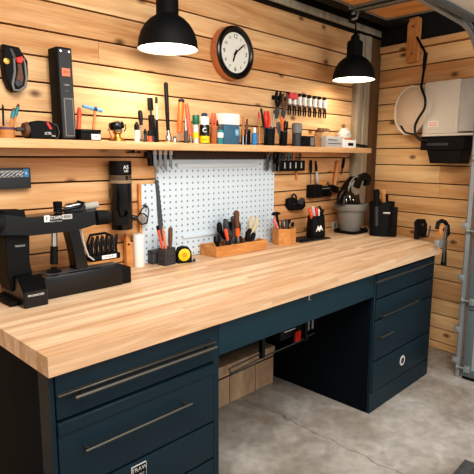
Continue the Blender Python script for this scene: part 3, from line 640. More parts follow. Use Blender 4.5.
pliers('blue-grey handled cutters leaning left in the smaller black tool cup', p+Vector((-.006, .004, .008)), up(277.8, 122, -.12), BLADE, .022, .011)
bottle('round_canister', 'dark grey two-tier cylinder canister on the shelf right of the tool cups', 'canister', 291.5, 302, 123, -.12, [('body', DGREY, [(.86, 0), (.88, .03), (.88, .54), (.8, .56)]), ('top', MGREY, [(.9, .56), (1, .58), (1, .93), (.9, .97), (.82, 1)])])

a, b = onshelf(301.5, -.16), onshelf(314, -.16); h = up(307, 136, -.16).z-ZS; w = b.x-a.x
t = thing('charger', 'black square charger with a grey face on the shelf', 'charger', ((a.x+b.x)/2+.012, -.13, ZS)); m = MB(); m.prism([(-w*.5, 0), (w*.5, 0), (w*.46, h*.9), (w*.38, h), (-w*.42, h), (-w*.5, h*.85)], -.035, .035, 'y', ch=.005); m.build('body', BLKM, t)
m = MB(); m.bx(w*.08, w*.4, -.0365, -.034, h*.12, h*.9, .002); m.build('face', MGREY, t)
# packages at the right end
p = onshelf(323, -.09); h = up(323, 128.5, -.09).z-ZS
t = thing('paper_bag', 'crumpled brown paper bag on the shelf behind the long white carton', 'bag', p); m = MB()
def crumple(m, wx, wy, h, n=9, seed=1, tuck=.7, mat=None):
    rnd = random.Random(seed); prof = []
    k = 18; vs = []; fs = []
    for j in range(n):
        z = h*j/(n-1); f = 1-(1-tuck)*(j/(n-1))**2
        for i in range(k):
            a = 2*PI*i/k; sx = math.copysign(abs(math.cos(a))**.6, math.cos(a)); sy = math.copysign(abs(math.sin(a))**.6, math.sin(a)); q = 1+(rnd.uniform(-.09, .09) if j else 0)
            vs.append((wx*sx*f*q, wy*sy*f*q, z+(rnd.uniform(-.006, .006) if 0 < j else 0)))
    for j in range(n-1):
        for i in range(k): fs.append((j*k+i, j*k+(i+1) % k, (j+1)*k+(i+1) % k, (j+1)*k+i))
    fs.append(tuple(range(k))[::-1]); fs.append(tuple((n-1)*k+i for i in range(k))); m._add(vs, fs, False)
crumple(m, .075, .05, h*.8, seed=3, tuck=.82); m.build('body', TAN, t); m = MB(); m.X = Matrix.Translation((-.005, 0, h*.79)); crumple(m, .062, .04, h*.21, n=4, seed=5, tuck=.6); m.build('folded_top', BROWNP, t)
a, b = onshelf(325, -.185), onshelf(343, -.185); h = up(334, 136.5, -.185).z-ZS
t = thing('carton', 'long low white carton with printed lines on the shelf', 'box', ((a.x+b.x)/2+.01, -.165, ZS)); w = b.x-a.x; m = MB(); m.bx(-w/2, w/2, -.025, .02, 0, h, .003); m.build('body', LGREY, t)
m = MB(); m.bx(-w*.42, w*.1, -.0262, -.0245, h*.62, h*.74); m.bx(-w*.42, w*.3, -.0262, -.0245, h*.30, h*.40); m.build('printed_lines', MGREY, t)
t = thing('snack_packet', 'crumpled orange and white packet lying behind the small white box', 'packet', onshelf(344, -.07)); h = up(344, 129, -.07).z-ZS
m = MB(); crumple(m, .07, .04, h*.55, seed=8, tuck=.95); m.build('lower', ORED, t).data.materials[0] = plain('packet_brown', srgb(188, 120, 72), .5); m = MB(); m.X = Matrix.Translation((.004, 0, h*.54)); crumple(m, .06, .036, h*.46, n=6, seed=11, tuck=.5); m.build('top', LGREY, t)
a, b = onshelf(342, -.19), onshelf(355, -.19); h = up(348, 140, -.19).z-ZS; w = b.x-a.x
t = thing('small_box', 'small white box with a black square at the shelf edge', 'box', ((a.x+b.x)/2+.01, -.17, ZS)); m = MB(); m.bx(-w/2, w/2, -.025, .02, 0, h, .002); m.build('body', WHITE, t); m = MB(); m.bx(-w*.12, w*.28, -.0262, -.0245, h*.25, h*.62); m.build('black_square', BLKM, t)
t = thing('hand_clamp', 'black pistol-grip clamp lying at the right end of the shelf', 'clamp', onshelf(357, -.12)); 
m = MB(); m.tube([(-.03, .01, .03), (.0, 0, .024), (.03, -.02, .02), (.055, -.035, .02), (.075, -.05, .012)], [.010, .011, .009, .009, .007]); m.build('grip', BLKM, t); m = MB(); m.bx(-.05, -.018, -.01, .03, .0, .045, .004); m.build('head', DGREY, t); m = MB(); m.tube([(.0, 0, .018), (.01, -.03, .010), (.04, -.06, .008)], .005); m.build('trigger', BLK, t)

# ------------------------------------------------------------------ hung on the boards above the shelf
c = up(15.5, 69, -.03); k = mpp(c)
t = thing('tool_holster', 'black and grey tool holster hung on the boards at the far left', 'holster', (c.x, 0, c.z))
def pxo(pts, y, c): return [(Py(a, b, y).x-c.x, Py(a, b, y).z-c.z) for a, b in pts]
m = MB(); m.prism(pxo([(3, 44), (19, 47.5), (22, 53), (27.5, 61), (28, 75), (25.5, 86), (21, 91.5), (14, 92), (9, 88), (5, 78), (2.5, 62)], -.04, c), -.05, 0, 'y', ch=.01); m.build('body', BLKM, t)
m = MB(); o = pxo([(14.5, 59), (24, 59), (25.5, 66), (26.8, 78), (25.5, 86.5), (20, 90.5), (14.5, 90), (13, 84), (15, 72)], -.055, c); i_ = pxo([(17.3, 63.5), (21.3, 63), (23.7, 78), (22.5, 85), (18.8, 87.5), (16, 86), (16.5, 79), (18.2, 70)], -.055, c)
m.tube([(a, -.052, b) for a, b in o], .0055, closed=True); m.build('grey_trim', MGREY, t)
m = MB(); m.prism(i_, -.056, -.048, 'y', ch=.002); m.build('pocket', BROWNP, t)
m = MB(); m.prism(pxo([(15.5, 57.5), (22.5, 56), (24, 60.5), (21, 64), (17, 62.5)], -.06, c), -.064, -.048, 'y', ch=.004); m.build('buckle', RED, t)
m = MB(); q = pxo([(7, 61)], -.055, c)[0]; m.lathe([(.012, 0), (.012, .004), (.006, .005), (.006, .003)], 18, Matrix.Translation((q[0], -.049, q[1])) @ Matrix.Rotation(PI/2, 4, 'X')); m.build('stud', BRASS, t)
q = pxo([(18.5, 83)], -.06, c)[0]; m = MB(); m.lathe([(.014, 0), (.013, .006), (.004, .007)], 18, Matrix.Translation((q[0], -.053, q[1])) @ Matrix.Rotation(PI/2, 4, 'X')); m.build('snap', BLKS, t)
m = MB(); m.prism(pxo([(10, 48), (13, 49), (16.5, 57), (14, 58)], -.06, c), -.055, -.049, 'y'); m.build('strap', DGREY, t)

# rack of spring clamps
a, b = up(275, 95, -.03), up(327, 108, -.03); zt = up(300, 100.5, -.03).z
t = thing('clamp_rack', 'black wall rack holding a row of spring clamps above the shelf', 'rack', ((a.x+b.x)/2, -.001, zt))
m = mbw(t); m.bx(a.x, b.x, -.014, -.001, zt-.012, zt+.014, .003); m.build('rail', BLK, t)
c = up(292.5, 96.5, -.03); m = mbw(t); m.bx(c.x-.042, c.x+.045, -.045, -.012, c.z-.018, c.z+.022, .002); m.build('header_label', PINK, t)['label'] = 'pink-red label on the rack'
first = None
ks = [289.5, 294.6, 299.7, 304.8, 309.9, 315, 320, 325]
names = ['first', 'second', 'third', 'fourth', 'fifth', 'sixth', 'seventh', 'eighth']
for i, px in enumerate(ks):
    p = up(px, 104.5, -.03); loc = (p.x, -.0135, zt-.004)
    lab = '%s white-tipped spring clamp from the left in the wall rack' % names[i]
    if first is None:
        first = thing('spring_clamp', lab, 'clamp', loc, group='white-tipped spring clamps in the wall rack')
        m = MB(); m.bx(-.0115, .0115, -.026, -.001, -.028, .028, .003); m.build('white_jaw', WHITE, first)
        m = MB(); m.bx(-.013, .013, -.02, .0, .029, .05, .003); m.build('jaw_tip', BLKM, first)
        for s in (-1, 1):
            m = MB(); m.tube([(s*.004, -.012, -.026), (s*.011, -.016, -.055), (s*.012, -.016, -.085), (s*.009, -.016, -.1)], [.006, .0055, .005, .004]); m.build('handle', BLKM, first)
        m = MB(); m.cyl((-.014, -.012, -.032), (.014, -.012, -.032), .009, n=12); m.build('spring', STEEL, first)
    else:
        r = first.copy(); COL.objects.link(r); r.location = loc; r['label'] = lab
        for ch in list(first.children):
            c2 = ch.copy(); COL.objects.link(c2); c2.parent = r
for (px, hm, lab) in ((278, BLKM, 'large black pliers at the left end of the clamp rack'), (284.5, BROWNP, 'brown handled pliers in the clamp rack beside the pink label')):
    pliers(lab, up(px-1.5, 118.5, -.035), up(px+.8, 91.5 if px < 280 else 94, -.035), hm, .044, .016, jaw=BLADE)

# ------------------------------------------------------------------ under the shelf, on the boards
a, b = up(0, 168, -.03), up(31, 188, -.03)
t = thing('socket_rack', 'dark wall rack holding a row of pale bits at the far left below the shelf', 'rack', (a.x, -.0005, b.z))
m = mbw(t); m.bx(a.x-.12, b.x, -.035, -.001, b.z, a.z, .003); m.build('tray', DGREY, t).data.materials[0] = plain('rack_dark', srgb(46, 46, 48), .5)
zt_, zb_ = up(10, 170.5, -.035).z, up(10, 177.5, -.035).z
m = mbw(t); m.bx(a.x-.11, up(23, 170, -.04).x, -.04, -.03, zb_, zt_, .002); m.build('bit_strip', LGREY, t)
for px in (-1, 4, 8.5, 13, 17.5, 21):
    p = up(px, 174, -.04); m = mbw(t); m.cyl((p.x-.012, -.043, p.z-.008), (p.x+.010, -.043, p.z+.008), .006, .005, 10); m.build('bit', STEEL, t)
c = up(26.5, 173, -.04); m = mbw(t); m.bx(c.x-.012, c.x+.012, -.0365, -.034, c.z-.018, c.z+.018, .001); m.build('blue_tag', BLUE, t)
p = up(26.5, 173, -.04); text('lettering', '6', .02, WHITE, t, Vector((c.x, -.037, c.z))-t.location)

# black canister tool hung on the wall
c = up(121, 195, -.06); k = mpp(c); zt_, zb_ = up(121, 161, -.06).z, up(121, 229, -.06).z; r = 10.6*k
t = thing('wall_dispenser', 'tall black cylinder tool with a clear band hung on the boards below the shelf', 'dispenser', (c.x, -.062, zb_))
H = zt_-zb_
m = MB(); m.lathe([(r*.95, 0), (r, .006), (r, H*.79)], 30); m.build('lower_body', BLKS, t)
m = MB(); m.lathe([(r*1.02, H*.68), (r*1.05, H*.70), (r*1.05, H*.72), (r, H*.725), (r, H*.79), (r*.9, H*.80)], 30); m.build('clear_band', plain('clear_band', srgb(176, 150, 124), .15, trans=.3), t)
m = MB(); m.lathe([(r, H*.80), (r*1.02, H*.81), (r*1.02, H*.98), (r*.96, H)], 30); m.build('cap', BLKM, t)
va = math.atan2(CAM.y+.06, CAM.x-c.x); dd = Vector((math.cos(va), math.sin(va), 0))
va2 = va+.5; d2 = Vector((math.cos(va2), math.sin(va2), 0))
text('lettering', 'AS', .026, WHITE, t, d2*(r*1.02+.001)+Vector((0, 0, H*.91)), (PI/2, 0, va2+PI/2)); text('lettering', '500', .016, WHITE, t, d2*(r*1.02+.001)+Vector((0, 0, H*.855)), (PI/2, 0, va2+PI/2))
rz = Matrix.Rotation(va+PI/2, 4, 'Z')
m = MB(); m.X = rz; m.prism([(-.028, H*.08), (.03, H*.08), (.034, H*.27), (.018, H*.20), (-.012, H*.20), (-.022, H*.31), (-.03, H*.27)], -r-.02, -r+.01, 'y', ch=.003); m.build('holder_clip', BLK, t)
m = MB(); m.X = rz; m.bx(-.05, -.034, -r*.6, r*.2, 0, H*.36, .004); m.build('side_lug', BLKM, t)
m = MB(); m.X = rz; m.cyl((r*.9, 0, H*.17), (r*1.25, 0, H*.17), .013, .010, 14); m.cyl((r*1.25, 0, H*.17), (r*1.5, 0, H*.17), .007, .008, 12); m.build('nozzle', BLKS, t)
m = MB(); m.bx(-.03, .03, r-.012, .0605, H*.45, H*.6); m.build('wall_mount', BLK, t)
a, b = up(128, 160, -.02), up(138, 160, -.02)
t = thing('shelf_hook', 'thin flat black hook plate under the shelf beside the black cylinder tool', 'hook', ((a.x+b.x)/2, -.02, 1.522)); m = MB(); m.bx(-.03, .03, -.03, .019, -.014, -.010, .001); m.bx(-.006, .006, -.01, .0, -.012, 0.001, .001); m.bx(.024, .03, -.03, .0, -.014, -.004, .001); m.build('plate', BLK, t)

# safety glasses hung on a nail
c = up(143, 215, -.04); k = mpp(c)
t = thing('safety_glasses', 'clear safety glasses hanging folded beside the pegboard left edge', 'glasses', (c.x, -.0, up(143, 204, -.03).z))
def W3(px, py, y): return up(px, py, y)
m = mbw(t); m.tube([W3(137.5, 217, -.05), W3(138, 221, -.052), W3(142, 224.5, -.054), W3(147, 223, -.05), W3(148, 217, -.045), W3(144, 213.5, -.05), W3(139, 214, -.052)], .0035, closed=True); m.build('front_frame', BLKM, t)
m = mbw(t); m.prism([(p.x, p.z) for p in (W3(138, 217, -.05), W3(139, 222, -.05), W3(142, 224, -.05), W3(146.5, 222.5, -.05), W3(147, 217, -.05), W3(144, 214, -.05))], -.050, -.047, 'y'); m.build('lens', GLASS, t)
m = mbw(t); m.tube([W3(148, 217, -.045), W3(149, 211, -.04), W3(147.5, 206.5, -.03), W3(144.5, 204.5, -.02), W3(143, 206, -.024)], .003); m.build('temple', BLK, t)
m = mbw(t); m.tube([W3(138, 216, -.05), W3(142, 209, -.03), W3(146, 206, -.02), W3(146.5, 208, -.024)], .003); m.build('temple', BLK, t)
m = mbw(t); p = W3(143, 205, -.01); m.cyl((p.x, 0.003, p.z-.002), (p.x, -.035, p.z+.002), .003, n=8); m.build('nail', STEEL, t)

# rack of small blades at the left end of the shade strip
a, b = up(146, 154.5, -.05), up(173, 154.5, -.05)
t = thing('blade_rack', 'black rack at the left end of the dark shade strip holding steel blades', 'rack', ((a.x+b.x)/2, -.05, 1.5))
z0, z1 = up(160, 158, -.05).z, up(160, 152, -.05).z
m = mbw(t); m.bx(a.x, b.x, -.062, -.0298, z0, z1, .002); m.build('bar', BLK, t)
m = mbw(t); m.bx(up(149, 160, -.05).x, up(152.5, 160, -.05).x, -.058, -.035, up(150, 166, -.05).z, z0+.002, .002); m.build('side_arm', BLK, t)
for (px, yb, lab, tilt) in ((154.5, 174, 'longest steel blade, leftmost in the blade rack under the shelf', .012), (160, 170.5, 'second steel blade from the left in the blade rack', .004), (165, 172, 'third steel blade from the left in the blade rack', .002), (170.5, 169.5, 'short steel blade at the right end of the blade rack', 0)):
    p = up(px, 152.5, -.066); q = up(px, yb, -.066)
    s_ = thing('blade', lab, 'blade', (p.x, -.0625, p.z)); h = p.z-q.z
    m = MB(); m.prism([(-.009, .0), (.010, .0), (.010+tilt*.4, -h*.7), (.009+tilt, -h), (-.004+tilt, -h*.85), (-.008, -h*.5)], -.005, -.0005, 'y'); m.build('steel_edge', STEEL, s_)
    m = MB(); m.bx(-.011, .012, -.010, -.0005, -.012, .014, .002); m.build('grip', LGREY, s_)

# plier rack right end of the shade strip
a, b = up(281, 165, -.05), up(304.5, 166, -.05)
t = thing('sheath_rack', 'black sheath block hanging under the shelf with white slots and several handles', 'rack', ((a.x+b.x)/2, -.03, 1.5))
z0, z1 = up(293, 171, -.05).z, up(293, 160.5, -.05).z
m = mbw(t); m.bx(a.x, b.x, -.055, -.001, z0, z1, .004); m.build('block', BLKM, t)
for px in (285, 290.5, 296, 301.5):
    p = up(px, 165.5, -.056); m = mbw(t); m.bx(p.x-.007, p.x+.006, -.057, -.054, z0+.018, z1-.012, .001); m.build('slot', LGREY, t)
m = mbw(t); m.bx(a.x+.01, a.x+.025, -.02, -.0, z1-.004, 1.5225); m.build('strap', BLK, t)
for i, (px, mt, lab, h_) in enumerate(((283.5, DGREY, 'grey handled file, leftmost in the black sheath block', 151.5), (288, TEALP, 'teal handled file, second in the black sheath block', 151.8), (293, COPPER, 'copper coloured file handle in the black sheath block', 153), (299.5, BROWNP, 'brown wooden file handle, rightmost in the black sheath block', 152.5))):
    A = up(px, 163, -.03); A.z = z1+.001; B = up(px+.8, h_+.8, -.03); B.z = min(B.z, 1.519)
    stick('file', lab, 'file', A, B, [('handle', mt, [(.006, 0), (.010, .3), (.009, .7), (.011, .95), (.006, 1)]), ('ferrule', STEEL, [(.007, 0), (.007, .12)])])
p = up(298, 171.5, -.02); q = up(298, 179.5, -.02)
t = thing('paint_stick', 'short tan wooden stick hanging below the black sheath block', 'stick', (p.x, -.008, q.z)); m = MB(); m.bx(-.012, .010, -.004, .0075, 0, p.z-q.z, .002); m.build('stick', W_BOX, t); m = MB(); m.cyl((0, -.006, (p.z-q.z)*.8), (0, .0075, (p.z-q.z)*.8), .003, n=8); m.build('nail', STEEL, t)
for (px, tx, lab, mt, w) in ((269, -2.5, 'grey pliers hanging leftmost below the right end of the dark shade strip', BLADE, .04), (275.5, -2.5, 'black handled pliers hanging second below the right end of the dark shade strip', BLKM, .04), (280, -1, 'dark slim pliers hanging between the pliers and the black sheath block', DGREY, .026)):
    pliers(lab, up(px+tx, 171 if px < 272 else 172, -.0385), up(px+1, 152.5, -.0385), mt, w, .014)

# pouches and hanging tools on the boards at right
c = up(296, 202, -.03); 
t = thing('leather_pouch', 'small black leather pouch with straps hanging on the boards left of the pliers', 'pouch', (c.x, 0, c.z)); t['label'] = 'small black pouch with loops hung on the boards above the dark tool bag'
m = MB(); m.prism(pxo([(288.5, 199), (293, 197.5), (297, 201), (303.5, 200), (304.5, 206), (301.5, 209.5), (291, 210.5), (288, 206)], -.03, c), -.045, 0, 'y', ch=.006); m.build('body', BLKM, t)
m = MB(); o = pxo([(291.5, 199), (292, 195.5), (294, 194), (296, 196), (296.3, 200)], -.03, c); m.tube([(x, -.03, z) for x, z in o], .006); m.build('loop', BLK, t)
m = MB(); m.prism(pxo([(296, 203), (300, 197.5), (303.5, 198.5), (301, 205)], -.04, c), -.055, -.044, 'y', ch=.003); m.build('flap', DGREY, t)
m = MB(); o = pxo([(293.5, 204), (294.5, 207)], -.04, c); m.cyl((o[0][0], -.05, o[0][1]), (o[0][0], -.044, o[0][1]), .007, n=12); m.build('stud', STEEL, t)
c = up(320, 192, -.03)
t = thing('tool_pouch', 'wide black tool pouch fixed to the boards left of the grey planter', 'pouch', (c.x, 0, c.z))
def pbox(px0, px1, py0, py1, y0, y1, ch=.004):
    a, b = up(px0, py1, -.04), up(px1, py0, -.04); m = MB(); m.bx(a.x-c.x, b.x-c.x, y0, y1, a.z-c.z, b.z-c.z, ch); return m
pbox(310.5, 319, 184.5, 198, -.07, 0).build('left_pocket', BLKM, t)
pbox(319.3, 329, 186, 197, -.06, 0).build('right_pocket', BLK, t)
pbox(320, 327.5, 187.5, 189, -.063, -.058, .001).build('pale_trim', MGREY, t)
pbox(329.3, 332, 188, 196.5, -.045, 0).build('buckle_strap', DGREY, t)
pbox(319.5, 328, 181, 186, -.03, 0).build('tan_insert', W_BOX, t)
stick('pen', 'thin black pen tool hanging vertically left above the black tool pouch', 'pen', up(310.8, 184, -.035), up(311, 160, -.01), [('shaft', DGREY, [(.003, 0), (.004, .45)]), ('grip', BLKM, [(.007, .45), (.010, .6), (.010, .9), (.006, 1)])])
stick('chisel', 'silver bladed chisel standing in the black tool pouch on the boards', 'chisel', up(317.5, 184, -.03), up(315.8, 161, -.008), [('blade', LGREY, [(.012, 0), (.011, .55)]), ('handle', BLKM, [(.008, .55), (.009, .75), (.006, 1)])], n=6)
A, B = up(334.3, 189.5, -.035), up(338.2, 161, -.02)
t = stick('hammer', 'hammer with a tan wooden handle hanging head down beside the tool pouch', 'hammer', A, B, [('handle', W_STICK, [(.013, .05), (.014, .5), (.017, .85), (.014, 1)])])
m = MB(); m.bx(-.05, .04, -.018, .018, -.02, .028, .007); m.build('head', BLKM, t); m = MB(); m.cyl((-.05, 0, .004), (-.075, 0, .01), .017, .012, 14); m.build('peen', BLK, t)
m = MB(); m.cyl((0, .01, (B-A).length*.96), (0, .045, (B-A).length*.9), .003, n=8); m.build('nail', STEEL, t)
A, B = up(341.5, 174, -.012), up(344.5, 157.5, -.012)
t = thing('hook_knife', 'dark curved hook knife hanging on the boards right of the wooden hammer', 'knife', A, quat=aim(A, B)); Ln = (B-A).length
m = MB(); m.tube([(0, 0, Ln*.35), (0, 0, Ln*.7), (-.004, 0, Ln)], [.009, .011, .008]); m.build('handle', BLKM, t); m = MB(); m.prism([(-.006, Ln*.36), (.008, Ln*.36), (.006, Ln*.1), (-.008, -.01), (-.004, Ln*.15)], -.003, .003, 'y'); m.build('blade', BLADE, t)
p = up(335, 182, -.012); q = up(352, 181, -.012)
t = thing('peg_rail', 'thin black peg rail on the boards behind the black grinder', 'rail', (p.x, -.006, p.z)); m = mbw(t); m.bx(p.x, q.x, -.012, -.0005, p.z-.006, p.z+.006, .002); m.build('rail', BLK, t); m = mbw(t); m.cyl((p.x+.03, -.01, p.z), (p.x+.03, -.03, p.z+.006), .004, n=8); m.build('peg', STEEL, t)
# outlet
a, b = up(332, 229, -.004), up(341, 221, -.004)
t = thing('wall_outlet', 'white outlet plate low on the boards left of the planter', 'outlet', ((a.x+b.x)/2, -.0, (a.z+b.z)/2)); w, h = (b.x-a.x)/2, (b.z-a.z)/2
m = MB(); m.bx(-w, w, -.008, 0, -h, h, .002); m.build('plate', LGREY, t)
for s in (-1, 1):
    m = MB(); m.bx(s*w*.45-.014, s*w*.45+.014, -.010, -.007, -.018, .018, .001); m.build('receptacle', MGREY, t)

# ------------------------------------------------------------------ on the worktop
ZT = .92
def cnt(px, py): return Pz(px, py, ZT)
# ---- the press
yf = -.315
def F3(px, py, y=yf): return Py(px, py, y)
def poly(pts, y0, y1, t, ch=.006, yr=None):
    m = mbw(t); m.prism([(F3(a, b, yr if yr is not None else y0).x, F3(a, b, yr if yr is not None else y0).z) for a, b in pts], y0, y1, 'y', ch=ch); return m
t = thing('bench_press', 'large black bench press machine with a long horizontal arm on the worktop', 'machine', (F3(50, 290).x, -.25, ZT))
x0, x1 = F3(45, 290).x, F3(123, 284).x; z1 = F3(84, 271.0).z
m = mbw(t); m.bx(x0, x1, yf, -.17, ZT+.0005, z1, .005); m.build('base_beam', BLKS, t)
m = mbw(t); m.bx(x0-.01, x1+.012, yf+.012, -.165, ZT+.0005, ZT+.012, .003); m.build('base_plate', BLKM, t)
x2 = F3(132.5, 280).x; m = mbw(t); m.bx(x1-.002, x2, yf+.008, -.19, ZT+.0005, F3(128, 266.5).z-.004, .006); m.build('end_block', BLKM, t)
m = mbw(t); m.bx(x0+.02, x1-.01, yf+.02, -.245, z1-.001, z1+.004, .002); m.build('slide_rail', DGREY, t)
# foot
fy = cnt(24.4, 309).y-.005
xa_, xb_ = Py(24.4, 309, fy).x, Py(48.9, 304, fy).x; zf = Py(30, 292, fy).z; zk = zf+.052
m = mbw(t); m.prism([(fy, ZT+.0005), (fy, zf), (fy+.05, zk), (-.15, zk+.006), (-.15, ZT+.0005)], xa_, xb_, 'x', ch=.006); m.build('foot_housing', BLKS, t)
m = mbw(t); m.bx(xa_-.03, xa_+.06, fy+.06, -.13, ZT+.0005, ZT+.02, .006); m.build('foot_plate', BLKM, t)
ff = text('lettering', 'PROMASTER', .0115, WHITE, t, Vector(((xa_+xb_)/2, fy-.001, zf-.016))-t.location)
# column: waisted
cy0, cy1 = -.285, -.17
poly([(4.5, 214), (29.5, 217), (29.8, 243), (30, 262), (33.5, 277), (34, 292), (12, 292), (8, 276), (6, 245)], cy0, cy1, t, .008).build('column', BLKM, t)
p = F3(20, 246, cy0); text('lettering', 'TRIMAX', .011, LGREY, t, Vector((p.x, cy0-.001, p.z))-t.location)
# arm
poly([(2, 214), (30, 217.5), (75, 212.5), (97, 210), (98.5, 224.5), (88, 228), (75, 231.5), (31, 236.5), (2, 236)], yf, -.2, t, .014).build('arm', BLKS, t)
poly([(3, 211), (25, 210.5), (26.5, 218), (3, 218)], yf+.015, -.21, t, .006).build('motor_cap', BLKM, t)
a, b = F3(-6, 224, -.26), F3(4, 224, -.26); m = mbw(t); m.cyl(a, b, .05, .055, 24); m.build('motor_end', BLKM, t)
a, b = F3(95, 217.8, -.258), F3(108.5, 217, -.258); rr = 7.4*mpp(a); m = mbw(t)
q = Vector((0, 0, 1)).rotation_difference((b-a).normalized()).to_matrix().to_4x4(); Lq = (b-a).length
m.lathe([(rr*.9, 0), (rr*1.02, .006), (rr*1.02, Lq*.3), (rr*.93, Lq*.34), (rr*1.0, Lq*.4), (rr*1.0, Lq*.62), (rr*.92, Lq*.66), (rr*.98, Lq*.72), (rr*.95, Lq*.96), (rr*.8, Lq), (rr*.55, Lq), (rr*.5, Lq*.9)], 30, Matrix.Translation(a) @ q); m.build('nose', BLKM, t)
# logo
p = F3(46.8, 218.8); w = 3.6*mpp(p); m = mbw(t); m.bx(p.x-.011, p.x+.011, yf-.0012, yf+.002, p.z-.013, p.z+.013, .0003); lg = m.build('logo_tile', WHITE, t); text('lettering', 'E', .02, BLKM, lg, Vector((p.x, yf-.0018, p.z))-t.location)
p = F3(55.8, 217.7); text('lettering', 'TECNAMIC', .0195, WHITE, t, Vector((p.x, yf-.001, p.z))-t.location, sx=.62)
p = F3(67.3, 216.6); m = mbw(t); m.bx(p.x-.021, p.x+.021, yf-.0012, yf+.002, p.z-.010, p.z+.010, .0003); lg = m.build('logo_tile', LGREY, t); text('lettering', '8000', .016, DGREY, lg, Vector((p.x, yf-.0018, p.z))-t.location)
p = F3(56, 221.3); text('lettering', 'BENCH DRIVE', .008, LGREY, t, Vector((p.x, yf-.001, p.z))-t.location)
# quill and pad
qy = -.255
a, b, d_ = F3(54.2, 232, qy), F3(54.2, 246.5, qy), F3(54, 264, qy)
m = mbw(t); m.cyl(a, b, .0125, n=18); m.build('quill', CHROME, t); m = mbw(t); m.cyl(b+Vector((0, 0, .002)), d_, .0145, .016, 18); m.build('quill_sleeve', BLKM, t)
p = F3(54, 270, qy); m = mbw(t); m.lathe([(.03, 0), (.031, .004), (.022, .010), (.012, .013), (.0125, .019), (.001, .019)], 22, Matrix.Translation((p.x, qy, z1+.0035))); m.build('pad', BLKM, t)
# diagonal strut and chrome edge
poly([(68.5, 230), (79.5, 228.5), (82, 240), (88, 263), (89, 270), (76.5, 271), (75, 258), (72, 244)], -.29, -.23, t, .005, yr=-.29).build('strut', BLKS, t)
m = mbw(t); m.tube([F3(81, 229, -.28), F3(84, 244, -.28), F3(88.5, 256, -.28), F3(94, 260, -.28)], .004); m.build('bright_edge', LGREY, t)
# top gear
p = F3(58, 212, -.26); h = F3(58, 201.5, -.26).z-p.z; m = mbw(t); m.lathe([(.017, 0), (.018, h*.2), (.015, h*.4), (.018, h*.6), (.0185, h*.95), (.014, h)], 20, Matrix.Translation(p)); m.build('top_knob', BLKM, t)
m = mbw(t); m.cyl(F3(65, 207, -.26), F3(82, 203.5, -.26), .011, n=16); m.cyl(F3(67, 207, -.26), F3(70, 206.4, -.26), .015, n=16); m.cyl(F3(76, 205, -.26), F3(79, 204.4, -.26), .015, n=16); m.build('spindle', CHROME, t)
m = mbw(t); m.tube([F3(62, 210.5, -.27), F3(72, 208, -.29), F3(80, 207, -.29), F3(84, 203, -.28), F3(77, 201.5, -.27)], .006); m.build('lever', BLK, t)
m = mbw(t); m.cyl(F3(84, 207, -.26), F3(97, 204.5, -.26), .016, n=18); m.build('clear_tube', CLEARP, t)
m = mbw(t); a, b = F3(64, 211, -.26), F3(96, 208, -.26); bar(m, a, b, .03, .008); m.build('top_bed', DGREY, t)

# bit caddy behind the press on a board
cyb = -.205; a, b = Py(78, 262, cyb), Py(118, 258, cyb); zb0 = z1+.0005
t = thing('scrap_board', 'thin tan scrap board lying on the base of the black press under the bit caddy', 'board', ((a.x+b.x)/2, cyb, zb0)); w = b.x-a.x
m = MB(); m.bx(-w/2, w/2, -.034, .034, 0, .012, .002); m.build('board', W_BOX, t)
m = MB(); m.bx(-w/2-.004, -w/2+.02, -.036, .036, .0125, .02, .002); m.build('end_cleat', W_BOX, t)
a, b = Py(88, 257, cyb), Py(117, 256, cyb)
t = thing('bit_caddy', 'black open caddy of curved tines with a white label behind the press', 'caddy', ((a.x+b.x)/2, cyb, zb0+.0125)); w = b.x-a.x; h = Py(100, 233.5, cyb).z-(zb0+.0125)
m = MB(); m.bx(-w*.5, w*.5, -.03, .03, 0, h*.22, .004); m.build('tray', BLKM, t)
m = MB(); m.bx(-w*.15, w*.35, -.0315, -.0295, h*.04, h*.19, .0005); lb = m.build('label', WHITE, t); text('lettering', '13 16 19', .012, DGREY, lb, (w*.1, -.032, h*.115))
for i in range(6):
    x = -w*.42+i*w*.165; m = MB(); m.tube([(x, -.02, h*.2), (x-.006, -.026, h*.5), (x+.004, -.02, h*.82), (x+.016, -.005, h*(.86+.04*(i % 2)))], [.0055, .006, .006, .004]); m.build('tine', BLK, t)
    m = MB(); m.tube([(x+.01, .02, h*.2), (x+.014, .022, h*.6), (x+.022, .015, h*.9)], [.005, .006, .004]); m.build('tine', DGREY, t)
m = MB(); m.tube([(-w*.48, 0, h*.2), (-w*.5, 0, h*.7), (-w*.4, 0, h*.98), (w*.1, 0, h*1.0), (w*.3, 0, h*.88)], .006); m.build('carry_handle', BLKM, t)

# tan scraper block and white roll
p = Py(128.5, 262, -.035); p.z = ZT; h = Py(129, 233.5, p.y).z-ZT
t = thing('wood_scraper', 'tan wooden block with a hole standing left of the white roll', 'block', p); k = mpp(p)
m = MB(); m.prism([(-.018, 0), (.024, 0), (.024, h*.72), (.010, h*.78), (-.014, h), (-.018, h*.96)], -.012, .012, 'y', ch=.002); m.build('block', W_BOX, t); m = MB(); m.cyl((-.004, -.0135, h*.7), (-.004, .0135, h*.7), .006, n=14); m.build('hole_bush', BLKM, t)
p = cnt(139, 266); h = Py(139, 234, p.y).z-ZT; r = 5.6*mpp(p)
t = thing('paper_roll', 'tall white paper roll standing on the worktop at the pegboard left edge', 'roll', p)
m = MB(); m.lathe([(r*.96, 0), (r, .003), (r, h-.003), (r*.96, h), (r*.3, h), (r*.28, h-.01)], 30); m.build('roll', WAX, t); m = MB(); m.lathe([(r*.26, h-.012), (r*.28, h+.004), (r*.2, h+.007), (.001, h+.007)], 16); m.build('core', LGREY, t)

